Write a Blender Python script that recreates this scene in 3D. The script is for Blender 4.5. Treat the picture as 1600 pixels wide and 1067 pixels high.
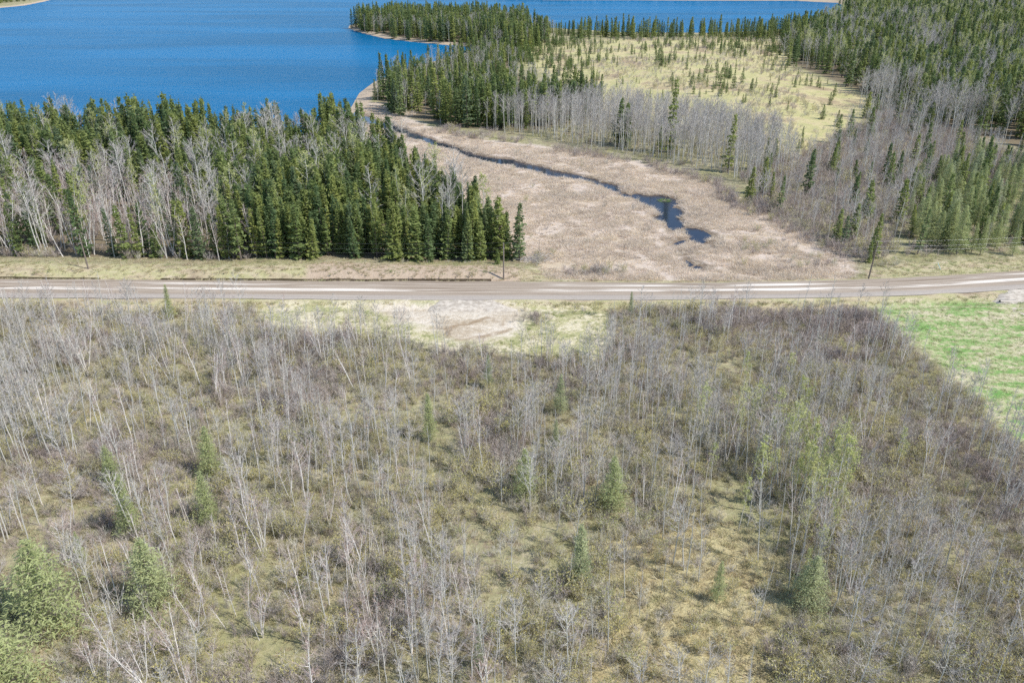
import bpy, math
import numpy as np
from mathutils import Vector

R = math.radians
rng = np.random.default_rng(20)
for o in list(bpy.data.objects):
    bpy.data.objects.remove(o, do_unlink=True)
SC = bpy.context.scene
COL = SC.collection

# ------------------------------------------------------------------ camera
CAM_H, PITCH, FPX = 55.0, 25.5, 1244.0      # metres, degrees below level, focal length in 1600 px units
cd = bpy.data.cameras.new('camera')
cd.sensor_width = 36.0
cd.lens = FPX / 1600 * 36
cd.clip_end = 12000
cd.clip_start = 1.0
cam = bpy.data.objects.new('camera', cd)
COL.objects.link(cam)
cam.location = (0, 0, CAM_H)
cam.rotation_euler = (R(90 - PITCH), 0, 0)
SC.camera = cam

# ------------------------------------------------------------------ sky, sun, exposure
SUN_DIR = Vector((0.93, -0.40, 0)).normalized()
SUN_EL = R(50)
SUN_VEC = Vector((SUN_DIR.x * math.cos(SUN_EL), SUN_DIR.y * math.cos(SUN_EL), math.sin(SUN_EL)))
world = bpy.data.worlds.new('World')
SC.world = world
world.use_nodes = True
wn = world.node_tree
sky = wn.nodes.new('ShaderNodeTexSky')
sky.sky_type = 'NISHITA'
sky.sun_disc = False
sky.sun_elevation = SUN_EL
sky.sun_rotation = math.atan2(SUN_DIR.x, SUN_DIR.y)
sky.altitude = 300
sky.air_density = 1.0
sky.dust_density = 0.4
sky.ozone_density = 1.6
bg = wn.nodes['Background']
bg.inputs[1].default_value = 0.15
wn.links.new(sky.outputs[0], bg.inputs[0])
sl = bpy.data.lights.new('sun', 'SUN')
sl.energy = 4.2
sl.angle = R(0.5)
sl.color = (1.0, 0.955, 0.89)
sun = bpy.data.objects.new('sun', sl)
sun.rotation_euler = SUN_VEC.to_track_quat('Z', 'Y').to_euler()
sun.location = (80, -40, 150)
COL.objects.link(sun)
SC.view_settings.view_transform = 'Standard'
SC.view_settings.look = 'None'
SC.view_settings.gamma = 1
SC.view_settings.exposure = 0.22
SC.view_settings.use_curve_mapping = False
cy = SC.cycles
cy.max_bounces = 5
cy.diffuse_bounces = 3
cy.glossy_bounces = 2
cy.transmission_bounces = 2
cy.transparent_max_bounces = 4
cy.use_denoising = False
cy.use_adaptive_sampling = True
cy.adaptive_threshold = 0.015

# ------------------------------------------------------------------ helpers: ground survey, noise, polygons
CT, ST = math.cos(R(PITCH)), math.sin(R(PITCH))


def P(u, v, z=0.0):
    """survey point: where a sight line of the camera meets level z"""
    a, b = (u - 800) / FPX, (v - 533.5) / FPX
    dy, dz = CT - b * ST, -ST - b * CT
    t = (z - CAM_H) / dz
    return (a * t, dy * t)


def PP(pts, z=0.0):
    return np.array([P(u, v, z) for u, v in pts])


def proj(x, y, z=0.0):
    zz = z - CAM_H
    d = y * CT - zz * ST
    d = np.where(d < 1, 1, d)
    up = y * ST + zz * CT
    return 800 + FPX * x / d, 533.5 - FPX * up / d, d


def sdf(poly, x, y):
    """signed distance, positive inside"""
    x = np.asarray(x, float); y = np.asarray(y, float)
    d2 = np.full(x.shape, 1e18); ins = np.zeros(x.shape, bool)
    n = len(poly)
    for i in range(n):
        ax, ay = poly[i]; bx, by = poly[(i + 1) % n]
        ex, ey = bx - ax, by - ay
        t = np.clip(((x - ax) * ex + (y - ay) * ey) / (ex * ex + ey * ey + 1e-12), 0, 1)
        d2 = np.minimum(d2, (x - ax - t * ex) ** 2 + (y - ay - t * ey) ** 2)
        if ay != by:
            c = (ay > y) != (by > y)
            ins ^= c & (x < ex * (y - ay) / (by - ay) + ax)
    d = np.sqrt(d2)
    return np.where(ins, d, -d)


def pdist(line, x, y):
    d2 = np.full(np.shape(x), 1e18)
    for (ax, ay), (bx, by) in zip(line[:-1], line[1:]):
        ex, ey = bx - ax, by - ay
        t = np.clip(((x - ax) * ex + (y - ay) * ey) / (ex * ex + ey * ey + 1e-12), 0, 1)
        d2 = np.minimum(d2, (x - ax - t * ex) ** 2 + (y - ay - t * ey) ** 2)
    return np.sqrt(d2)


_lat = {}


def noise(x, y, s, seed=0):
    if seed not in _lat:
        _lat[seed] = np.random.default_rng(900 + seed).random((256, 256))
    L = _lat[seed]
    fx, fy = np.asarray(x) / s + 71.3, np.asarray(y) / s + 33.7
    ix, iy = np.floor(fx).astype(int), np.floor(fy).astype(int)
    tx, ty = fx - ix, fy - iy
    tx, ty = tx * tx * (3 - 2 * tx), ty * ty * (3 - 2 * ty)
    g = lambda a, b: L[a % 256, b % 256]
    return (g(ix, iy) * (1 - tx) + g(ix + 1, iy) * tx) * (1 - ty) + (g(ix, iy + 1) * (1 - tx) + g(ix + 1, iy + 1) * tx) * ty


def fbm(x, y, s, seed=0):
    return (noise(x, y, s, seed) + 0.5 * noise(x, y, s / 2.1, seed + 1) + 0.25 * noise(x, y, s / 4.3, seed + 2)) / 1.75


# ------------------------------------------------------------------ the plan of the place
LAKE_Z, CREEK_Z, ROAD_Z = -1.3, -0.75, 0.42
LAKE = PP([(-900, 175), (-300, 172), (0, 208), (200, 216), (400, 218), (500, 206), (543, 178), (561, 146), (585, 128), (625, 112), (670, 98),
           (710, 88), (748, 77), (728, 73), (690, 70), (650, 66.5), (600, 60.5), (565, 52), (544, 45), (546, 40), (570, 35), (640, 30), (720, 30),
           (800, 37), (880, 46), (960, 51), (1080, 53), (1180, 51), (1260, 45), (1310, 34), (1335, 18), (1310, 5), (1240, 1.5), (1000, 1), (850, 0.5), (700, -6),
           (500, -16), (250, -18), (110, -8), (70, 3), (40, 9), (0, 13), (-150, 20), (-900, 40)], LAKE_Z)
CREEKS = [PP(p, -0.4) for p in (
    [(540, 170), (600, 188), (640, 203), (690, 221), (740, 240), (775, 246), (800, 248), (835, 257), (872, 266), (916, 274), (947, 282), (972, 293), (984, 307),
     (970, 306), (945, 290), (925, 286), (900, 283), (866, 275), (838, 268), (800, 260), (768, 254), (735, 248), (690, 230), (640, 212), (590, 198), (530, 185)],
    [(988, 300), (1015, 305), (1042, 303), (1060, 308), (1055, 320), (1066, 330), (1077, 346), (1066, 358), (1046, 363), (1040, 348), (1037, 335), (1022, 328), (1006, 323), (993, 317)],
    [(1074, 354), (1092, 357), (1106, 368), (1108, 379), (1090, 379), (1076, 368)],
    [(1066, 398), (1078, 404), (1096, 416), (1082, 419), (1068, 410)],
    [(1056, 372), (1072, 372), (1066, 380), (1050, 380)], [(1102, 381), (1122, 384), (1118, 390), (1103, 387)],
    [(1020, 338), (1040, 336), (1038, 343), (1022, 344)])]
MARSH = PP([(575, 158), (600, 160), (640, 185), (690, 202), (760, 217), (860, 228), (985, 248), (1090, 275), (1130, 293), (1190, 328), (1245, 356), (1300, 384), (1340, 408),
            (1330, 440), (850, 437), (838, 409), (800, 398), (752, 372), (690, 324), (636, 286), (590, 252), (540, 200), (555, 172)])
MEADOW = PP([(790, 88), (860, 66), (1000, 60), (1160, 57), (1225, 70), (1238, 106), (1300, 130), (1375, 162), (1350, 202), (1300, 235), (1240, 262), (1180, 235), (1100, 208),
             (1020, 190), (950, 180), (900, 150), (850, 115)])
CLEARING = PP([(400, 480), (440, 472), (690, 468), (945, 478), (958, 520), (942, 562), (860, 556), (770, 552), (690, 548), (600, 530), (500, 522), (415, 514)])
SAND = PP([(565, 474), (640, 471), (760, 470), (825, 476), (835, 502), (800, 532), (740, 542), (690, 538), (670, 520), (610, 505)])
FIELD = PP([(1340, 480), (1400, 470), (1560, 464), (1750, 455), (2100, 700), (1640, 720), (1560, 665), (1500, 600), (1445, 550), (1400, 520)])
DRY = PP([(940, 850), (1000, 820), (1090, 800), (1190, 850), (1225, 930), (1210, 1090), (880, 1110), (900, 1000), (970, 920)])
SPRUCE_W = PP([(-420, 404), (-100, 402), (370, 407), (600, 408), (828, 409), (803, 396), (756, 370), (692, 322), (640, 284), (600, 258), (556, 246), (500, 244), (400, 242), (200, 238), (0, 226), (-420, 215)])
BIRCH_W = PP([(-420, 406), (120, 405), (405, 409), (385, 360), (300, 315), (120, 290), (-420, 285)])
SPRUCE_BAY = PP([(578, 150), (602, 162), (640, 184), (700, 198), (770, 206), (840, 204), (945, 182), (925, 160), (850, 132), (800, 112), (788, 84), (745, 82), (690, 100), (620, 118)])
PENINSULA = PP([(549, 43.5), (600, 57), (650, 63), (700, 67), (745, 72), (800, 86), (860, 64), (830, 44), (760, 36), (680, 33), (600, 35)])
ASPEN_BELT = PP([(770, 208), (830, 218), (940, 238), (1030, 251), (1100, 268), (1170, 290), (1240, 272), (1250, 250), (1190, 220), (1100, 200), (1000, 186), (930, 178), (850, 188)])
NORTH_LINE = PP([(835, 50), (900, 60), (1000, 63), (1120, 62), (1240, 63), (1300, 46), (1260, 48), (1150, 55), (1000, 56.5), (900, 51)])
FOREST_E = PP([(1236, 102), (1300, 124), (1360, 150), (1420, 180), (1480, 198), (1600, 232), (1900, 290), (2500, 250), (2500, -10), (1290, -10), (1322, 3), (1345, 22), (1320, 38), (1250, 62)])
GREY_E = PP([(1385, 172), (1480, 205), (1600, 245), (1900, 300), (1900, 330), (1600, 300), (1480, 290), (1415, 330), (1400, 400), (1340, 412), (1290, 384), (1240, 350), (1170, 308), (1150, 280), (1215, 245), (1290, 222), (1360, 195)])
LARCH_E = PP([(1408, 403), (1500, 402), (1620, 396), (1800, 385), (1780, 300), (1600, 270), (1500, 262), (1435, 300), (1412, 350)])
RUTS = [PP(p) for p in ([(665, 513), (705, 512), (735, 506), (762, 497)], [(700, 512), (698, 526), (716, 533), (765, 525), (800, 516)], [(765, 497), (785, 505), (780, 512)])]

_far = PP([(-300, 433), (0, 435), (400, 438), (800, 439), (1100, 441), (1300, 437.5), (1450, 431), (1600, 422.5), (1900, 402)], ROAD_Z)
_near = PP([(-300, 463), (0, 464), (400, 466), (700, 468), (1000, 467), (1250, 465.5), (1450, 459.5), (1600, 450), (1900, 428)], ROAD_Z)


def road_edges(x):
    """near and far edge of the road as functions of x"""
    n = np.interp(x, _near[:, 0], _near[:, 1]); f = np.interp(x, _far[:, 0], _far[:, 1])
    ext = np.clip(np.asarray(x) - 170, 0, None) * 0.12
    return n + ext, f + ext


def creek_sd(x, y):
    return np.max([sdf(c, x, y) - (0.7 if i == 0 else 1.1 if i == 1 else 0.3) for i, c in enumerate(CREEKS)], axis=0) + (fbm(x, y, 5.5, 95) - 0.5) * 6.0


def road_d(x, y):
    """signed distance beyond the road: + on far side, - on near side, 0 on the road"""
    n, f = road_edges(x)
    return np.where(y > f, y - f, np.where(y < n, y - n, 0.0))


def smooth(a, b, t):
    t = np.clip((t - a) / (b - a), 0, 1)
    return t * t * (3 - 2 * t)


def height(x, y, full=False):
    x = np.asarray(x, float); y = np.asarray(y, float)
    z = (fbm(x, y, 28, 3) - 0.5) * 1.1 + (fbm(x, y, 4.5, 8) - 0.5) * 0.30
    lk = sdf(LAKE, x, y)
    ms = sdf(MARSH, x, y)
    md = sdf(MEADOW, x, y)
    far = smooth(330, 700, y) * smooth(0, 150, x - 180)
    z = z + 2.2 * smooth(0, 60, md) + far * 5.0
    z = z * (1 - 0.8 * smooth(-6, 4, ms)) - 0.42 * smooth(-8, 3, ms)
    cr = creek_sd(x, y)
    z = np.where(cr > -3, np.minimum(z, -0.75 - np.clip(cr, -3, 3) * 0.22 + np.where(cr < 0, 0.0, -0.1)), z)
    # lake basin: the shore follows the zero line of the distance
    t = smooth(-14, 0, lk)
    z = z * (1 - t) + (LAKE_Z - np.clip(lk, -14, 12) * 0.16) * t
    z = np.where(lk > 0, LAKE_Z - np.clip(lk, 0, 14) * 0.2, z)
    rd = road_d(x, y)
    bed = np.where(rd == 0, ROAD_Z - 0.14, 0)
    # embankment, then the ditches
    a = np.abs(rd)
    emb = ROAD_Z - 0.14 - a * 0.28
    dn = -0.55 * np.exp(-((rd + 3.4) / 1.1) ** 2)
    w = smooth(6.5, 2.5, a)
    z = np.where(rd == 0, bed, z * (1 - w) + w * np.maximum(emb, -0.25) + dn)
    # cut bank with a ditch on the far side, from the left edge to the first pole
    fs = smooth(5, -3, x) * (rd > 0)
    z = z + fs * (-0.85 * np.exp(-((rd - 2.3) / 0.8) ** 2) + 0.75 * smooth(2.9, 4.6, rd) * smooth(16, 6, rd))
    cl = sdf(CLEARING, x, y)
    k = smooth(-2, 5, cl) * smooth(2, 6, a)
    z = z * (1 - 0.75 * k) + 0.05 * k
    return z


# ------------------------------------------------------------------ materials
def mat(name):
    m = bpy.data.materials.new(name)
    m.use_nodes = True
    return m, m.node_tree.nodes, m.node_tree.links, m.node_tree.nodes['Principled BSDF']


class N:
    """tiny node-graph writer"""
    def __init__(s, m):
        s.n, s.l = m.node_tree.nodes, m.node_tree.links

    def _in(s, sock, v):
        if isinstance(v, bpy.types.NodeSocket):
            s.l.new(v, sock)
        elif isinstance(v, (tuple, list)):
            sock.default_value = tuple(v) + ((1,) if len(v) == 3 and len(sock.default_value) == 4 else ())
        else:
            sock.default_value = v

    def math(s, op, a, b=0.0, clamp=False):
        n = s.n.new('ShaderNodeMath'); n.operation = op; n.use_clamp = clamp
        s._in(n.inputs[0], a); s._in(n.inputs[1], b)
        return n.outputs[0]

    def mix(s, f, a, b):
        n = s.n.new('ShaderNodeMix'); n.data_type = 'RGBA'
        s._in(n.inputs[0], f); s._in(n.inputs[6], a); s._in(n.inputs[7], b)
        return n.outputs[2]

    def mul(s, a, b):
        n = s.n.new('ShaderNodeMix'); n.data_type = 'RGBA'; n.blend_type = 'MULTIPLY'
        n.inputs[0].default_value = 1
        s._in(n.inputs[6], a); s._in(n.inputs[7], b)
        return n.outputs[2]

    def step(s, v, a, b):
        n = s.n.new('ShaderNodeMapRange'); n.interpolation_type = 'SMOOTHSTEP'
        s._in(n.inputs[0], v); n.inputs[1].default_value = a; n.inputs[2].default_value = b
        return n.outputs[0]

    def pos(s, scale=(1, 1, 1), rot=0.0):
        g = s.n.new('ShaderNodeNewGeometry')
        m = s.n.new('ShaderNodeMapping'); m.inputs['Scale'].default_value = scale; m.inputs['Rotation'].default_value = (0, 0, rot)
        s.l.new(g.outputs['Position'], m.inputs[0])
        return m.outputs[0]

    def noise(s, vec, scale, detail=4, rough=0.6, dist=0.0):
        n = s.n.new('ShaderNodeTexNoise')
        if vec is not None: s.l.new(vec, n.inputs['Vector'])
        n.inputs['Scale'].default_value = scale; n.inputs['Detail'].default_value = detail
        n.inputs['Roughness'].default_value = rough; n.inputs['Distortion'].default_value = dist
        return n.outputs[0]

    def attr(s, name):
        n = s.n.new('ShaderNodeAttribute'); n.attribute_name = name
        return n

    def rand(s):
        n = s.n.new('ShaderNodeObjectInfo')
        return n.outputs['Random']

    def ramp(s, v, stops):
        n = s.n.new('ShaderNodeValToRGB')
        e = n.color_ramp.elements
        while len(e) < len(stops): e.new(0.5)
        for k, (p, c) in zip(e, stops):
            k.position = p; k.color = tuple(c) + (1,)
        s._in(n.inputs[0], v)
        return n.outputs[0]


def plant_mat(name, stops, rough=0.8, var=0.35, trans=0.0, nscale=0.8):
    """colour by individual, broken up by a noise in the plant"""
    m, nn, ll, b = mat(name)
    g = N(m)
    c = g.ramp(g.rand(), stops)
    tc = nn.new('ShaderNodeNewGeometry')
    v = g.noise(tc.outputs['Position'], nscale, 3)
    k = g.math('MULTIPLY_ADD', v, 2 * var); k.node.inputs[2].default_value = 1 - var
    cmb = nn.new('ShaderNodeCombineColor')
    for i in range(3): ll.new(k, cmb.inputs[i])
    c = g.mul(c, cmb.outputs[0])
    ll.new(c, b.inputs['Base Color'])
    b.inputs['Roughness'].default_value = rough
    b.inputs['Specular IOR Level'].default_value = 0.25
    if trans:
        t = nn.new('ShaderNodeBsdfTranslucent'); ll.new(c, t.inputs[0])
        mx = nn.new('ShaderNodeMixShader'); mx.inputs[0].default_value = trans
        ll.new(b.outputs[0], mx.inputs[1]); ll.new(t.outputs[0], mx.inputs[2])
        ll.new(mx.outputs[0], nn['Material Output'].inputs[0])
    return m


M = {}
M['spruce'] = plant_mat('spruce_needles', [(0, (0.13, 0.195, 0.085)), (0.3, (0.21, 0.27, 0.09)), (0.6, (0.33, 0.365, 0.11)), (0.8, (0.25, 0.31, 0.11)), (1, (0.17, 0.23, 0.12))], 0.6, 0.38, 0.4, 0.5)
M['spruce_bark'] = plant_mat('spruce_bark', [(0, (0.13, 0.10, 0.08)), (1, (0.2, 0.17, 0.14))], 0.9, 0.3)
M['larch'] = plant_mat('larch_needles', [(0, (0.45, 0.50, 0.24)), (0.5, (0.50, 0.54, 0.26)), (1, (0.46, 0.50, 0.31))], 0.7, 0.28, 0.4, 0.7)
M['larch_bark'] = plant_mat('larch_bark', [(0, (0.2, 0.17, 0.14)), (1, (0.28, 0.25, 0.21))], 0.9, 0.3)
M['aspen_bark'] = plant_mat('aspen_bark', [(0, (0.55, 0.53, 0.47)), (0.5, (0.66, 0.64, 0.58)), (1, (0.48, 0.47, 0.43))], 0.8, 0.25, 0, 2.5)
M['aspen_twig'] = plant_mat('aspen_twigs', [(0, (0.40, 0.365, 0.33)), (0.5, (0.50, 0.47, 0.43)), (1, (0.42, 0.38, 0.37))], 0.8, 0.2, 0, 0.5)
M['birch_bark'] = plant_mat('birch_bark', [(0, (0.80, 0.74, 0.68)), (1, (0.70, 0.67, 0.62))], 0.7, 0.25, 0, 3.0)
M['birch_twig'] = plant_mat('birch_twigs', [(0, (0.38, 0.27, 0.235)), (0.5, (0.46, 0.36, 0.32)), (1, (0.42, 0.35, 0.32))], 0.8, 0.2, 0, 0.5)
M['young_leaf'] = plant_mat('opening_leaves', [(0, (0.50, 0.54, 0.20)), (1, (0.58, 0.58, 0.27))], 0.6, 0.2, 0.4)
M['shrub'] = plant_mat('shrub_twigs', [(0, (0.47, 0.41, 0.34)), (0.25, (0.55, 0.50, 0.41)), (0.5, (0.55, 0.53, 0.39)), (0.75, (0.55, 0.51, 0.46)), (1, (0.48, 0.43, 0.39))], 0.85, 0.25, 0, 0.35)
M['shrub_bud'] = plant_mat('shrub_buds', [(0, (0.50, 0.47, 0.22)), (0.5, (0.62, 0.54, 0.20)), (1, (0.45, 0.47, 0.20))], 0.7, 0.25, 0.3)
M['alder'] = plant_mat('alder_twigs', [(0, (0.39, 0.32, 0.285)), (0.4, (0.47, 0.40, 0.36)), (0.7, (0.42, 0.36, 0.31)), (1, (0.50, 0.45, 0.42))], 0.85, 0.25, 0, 0.35)
M['tuft'] = plant_mat('dry_grass_blades', [(0, (0.54, 0.46, 0.31)), (0.4, (0.62, 0.55, 0.38)), (0.7, (0.46, 0.45, 0.24)), (1, (0.42, 0.34, 0.23))], 0.8, 0.25, 0.3, 0.3)
M['green_tuft'] = plant_mat('green_grass_blades', [(0, (0.27, 0.35, 0.14)), (0.45, (0.42, 0.44, 0.21)), (1, (0.64, 0.58, 0.39))], 0.7, 0.25, 0.35, 0.3)
M['reed'] = plant_mat('dead_reed_blades', [(0, (0.72, 0.62, 0.52)), (0.4, (0.82, 0.73, 0.62)), (0.75, (0.76, 0.66, 0.50)), (0.93, (0.70, 0.60, 0.48)), (1, (0.40, 0.31, 0.25))], 0.8, 0.25, 0.35, 0.12)
M['young'] = plant_mat('young_conifer_needles', [(0, (0.16, 0.23, 0.08)), (0.5, (0.23, 0.29, 0.09)), (1, (0.19, 0.25, 0.11))], 0.6, 0.3, 0.35, 0.8)
M['dead'] = plant_mat('dead_wood', [(0, (0.16, 0.13, 0.11)), (1, (0.26, 0.22, 0.19))], 0.9, 0.3)
M['pole'] = plant_mat('weathered_pole_wood', [(0, (0.20, 0.165, 0.14)), (1, (0.25, 0.21, 0.18))], 0.9, 0.25, 0, 2)


def ground_material():
    m, nn, ll, b = mat('ground')
    g = N(m)
    p = g.pos()
    n_big = g.noise(p, 0.045, 4, 0.6); n_mid = g.noise(p, 0.22, 5, 0.65); n_fine = g.noise(p, 1.3, 4, 0.7); n_grain = g.noise(p, 5.0, 3, 0.7)
    A = nn.new('ShaderNodeSeparateColor'); ll.new(g.attr('zone_a').outputs['Color'], A.inputs[0])
    B = nn.new('ShaderNodeSeparateColor'); ll.new(g.attr('zone_b').outputs['Color'], B.inputs[0])
    C = nn.new('ShaderNodeSeparateColor'); ll.new(g.attr('zone_c').outputs['Color'], C.inputs[0])
    wob = g.math('ADD', g.math('MULTIPLY', g.math('SUBTRACT', n_mid, 0.5), 10.0), g.math('MULTIPLY', g.math('SUBTRACT', n_fine, 0.5), 5.0))

    def zone(sock, a, b_, k=1.0):          # crisp but ragged edge of a zone, in metres from its border
        return g.step(g.math('ADD', sock, g.math('MULTIPLY', wob, k)), a, b_)
    # woodland floor: litter, moss, straw
    wood = g.ramp(g.math('ADD', g.math('MULTIPLY', n_mid, 0.6), g.math('MULTIPLY', n_fine, 0.4)),
                  [(0.32, (0.17, 0.13, 0.09)), (0.42, (0.29, 0.24, 0.165)), (0.50, (0.33, 0.315, 0.18)), (0.58, (0.43, 0.38, 0.25)), (0.70, (0.54, 0.47, 0.34))])
    moss = g.mix(n_fine, (0.19, 0.20, 0.085), (0.42, 0.39, 0.19))
    c = g.mix(g.math('MULTIPLY', g.step(n_big, 0.47, 0.60), 0.65), wood, moss)
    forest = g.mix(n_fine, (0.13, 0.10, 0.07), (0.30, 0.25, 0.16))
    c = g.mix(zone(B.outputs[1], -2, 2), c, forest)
    straw = g.ramp(g.math('ADD', g.math('MULTIPLY', n_mid, 0.5), g.math('MULTIPLY', n_fine, 0.5)),
                   [(0.30, (0.28, 0.21, 0.12)), (0.45, (0.44, 0.37, 0.20)), (0.55, (0.52, 0.455, 0.26)), (0.7, (0.40, 0.365, 0.18))])
    c = g.mix(zone(B.outputs[0], -2, 2), c, straw)                       # dry grass opening
    md = g.ramp(g.math('ADD', g.math('MULTIPLY', g.noise(g.pos((1, 0.6, 1)), 0.05, 5, 0.6), 0.75), g.math('MULTIPLY', n_mid, 0.25)),
                [(0.34, (0.32, 0.24, 0.16)), (0.42, (0.44, 0.36, 0.22)), (0.48, (0.56, 0.49, 0.27)), (0.54, (0.45, 0.43, 0.20)), (0.60, (0.53, 0.46, 0.26)), (0.67, (0.37, 0.29, 0.19))])
    c = g.mix(zone(A.outputs[1], -4, 4, 1.5), c, md)
    marsh = g.mix(n_fine, (0.48, 0.39, 0.31), (0.70, 0.61, 0.52))
    marsh = g.mix(g.math('MULTIPLY', g.step(g.noise(g.pos((0.6, 1, 1), 0.3), 0.09, 4, 0.6), 0.5, 0.66), 0.55), marsh, (0.52, 0.42, 0.26))
    marsh = g.mix(g.step(g.noise(p, 0.45, 4, 0.65), 0.60, 0.68), marsh, (0.17, 0.13, 0.10))
    c = g.mix(zone(A.outputs[0], -1.5, 1.5), c, marsh)
    mud = g.mix(n_fine, (0.09, 0.07, 0.05), (0.30, 0.23, 0.16))
    c = g.mix(g.math('MULTIPLY', g.step(g.math('ADD', g.attr('zone_c').outputs['Alpha'], g.math('MULTIPLY', wob, 0.25)), -2.6, -1.0), 0.85), c, mud)
    # verge beside the road
    verge = g.ramp(g.noise(g.pos((0.35, 1, 1)), 0.35, 5, 0.65), [(0.32, (0.33, 0.26, 0.18)), (0.45, (0.50, 0.43, 0.28)), (0.55, (0.42, 0.40, 0.21)), (0.64, (0.56, 0.48, 0.34))])
    c = g.mix(zone(C.outputs[2], -1.0, 1.0, 0.5), c, verge)
    bank = g.mix(n_fine, (0.38, 0.29, 0.21), (0.56, 0.46, 0.35))
    c = g.mix(zone(C.outputs[1], -1.0, 1.0, 0.5), c, bank)
    # clearing: green and straw patches, then bare sand with brown ruts
    gr = g.ramp(g.math('ADD', g.math('MULTIPLY', n_mid, 0.55), g.math('MULTIPLY', n_fine, 0.45)),
                [(0.36, (0.36, 0.31, 0.19)), (0.43, (0.37, 0.38, 0.18)), (0.49, (0.50, 0.46, 0.27)), (0.55, (0.64, 0.58, 0.41))])
    c = g.mix(zone(A.outputs[3] if len(A.outputs) > 3 else g.attr('zone_a').outputs['Alpha'], -1.0, 1.5, 0.5), c, gr)
    sd = g.ramp(g.math('ADD', g.math('MULTIPLY', g.noise(g.pos((0.4, 1, 1), 0.15), 0.3, 5, 0.65), 0.6), g.math('MULTIPLY', n_fine, 0.4)),
                [(0.34, (0.38, 0.30, 0.20)), (0.46, (0.52, 0.44, 0.33)), (0.58, (0.68, 0.61, 0.50))])
    sd = g.mix(g.math('MULTIPLY', g.step(C.outputs[0], 0.85, 0.25), 0.75), sd, (0.30, 0.215, 0.13))
    c = g.mix(zone(A.outputs[2], -1.0, 3.0, 0.45), c, sd)
    fd = g.ramp(g.math('ADD', g.math('MULTIPLY', g.noise(g.pos((0.45, 1, 1), 0.5), 0.28, 5, 0.6), 0.6), g.math('MULTIPLY', n_fine, 0.4)),
                [(0.37, (0.15, 0.33, 0.08)), (0.46, (0.27, 0.39, 0.14)), (0.52, (0.46, 0.46, 0.26)), (0.60, (0.60, 0.53, 0.38))])
    c = g.mix(zone(g.attr('zone_b').outputs['Alpha'], -1.0, 1.5, 0.4), c, fd)
    # shore sand
    sh = g.mix(n_fine, (0.36, 0.27, 0.18), (0.62, 0.52, 0.40))
    s1 = g.math('MULTIPLY', g.step(B.outputs[2], -9, -6), g.step(B.outputs[2], 5, 3))
    c = g.mix(s1, c, sh)
    # grain
    gv = g.math('MULTIPLY_ADD', n_grain, 0.5); gv.node.inputs[2].default_value = 0.75
    cc = nn.new('ShaderNodeCombineColor')
    for i in range(3): ll.new(gv, cc.inputs[i])
    c = g.mul(c, cc.outputs[0])
    ll.new(c, b.inputs['Base Color'])
    b.inputs['Roughness'].default_value = 0.95
    b.inputs['Specular IOR Level'].default_value = 0.1
    bp = nn.new('ShaderNodeBump'); bp.inputs['Strength'].default_value = 0.6; bp.inputs['Distance'].default_value = 0.35
    ll.new(g.math('ADD', n_fine, g.math('MULTIPLY', n_grain, 0.4)), bp.inputs['Height'])
    ll.new(bp.outputs[0], b.inputs['Normal'])
    return m


def water_material(name, col, rough, wave, strength, dist, spec=0.5):
    m, nn, ll, b = mat(name)
    g = N(m)
    big = g.noise(g.pos((0.25, 1, 1)), 0.012, 3, 0.5)
    ll.new(g.mix(g.step(big, 0.35, 0.65), col, tuple(k * 1.35 for k in col)), b.inputs['Base Color'])
    b.inputs['Roughness'].default_value = rough
    b.inputs['IOR'].default_value = 1.33
    b.inputs['Specular IOR Level'].default_value = spec
    w = g.math('ADD', g.noise(g.pos((0.5, 1, 1), 0.3), wave, 4, 0.6), g.math('MULTIPLY', g.noise(g.pos((1, 1, 1), -0.4), wave * 3.1, 3, 0.6), 0.4))
    bp = nn.new('ShaderNodeBump'); bp.inputs['Strength'].default_value = strength; bp.inputs['Distance'].default_value = dist
    ll.new(w, bp.inputs['Height']); ll.new(bp.outputs[0], b.inputs['Normal'])
    return m


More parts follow.
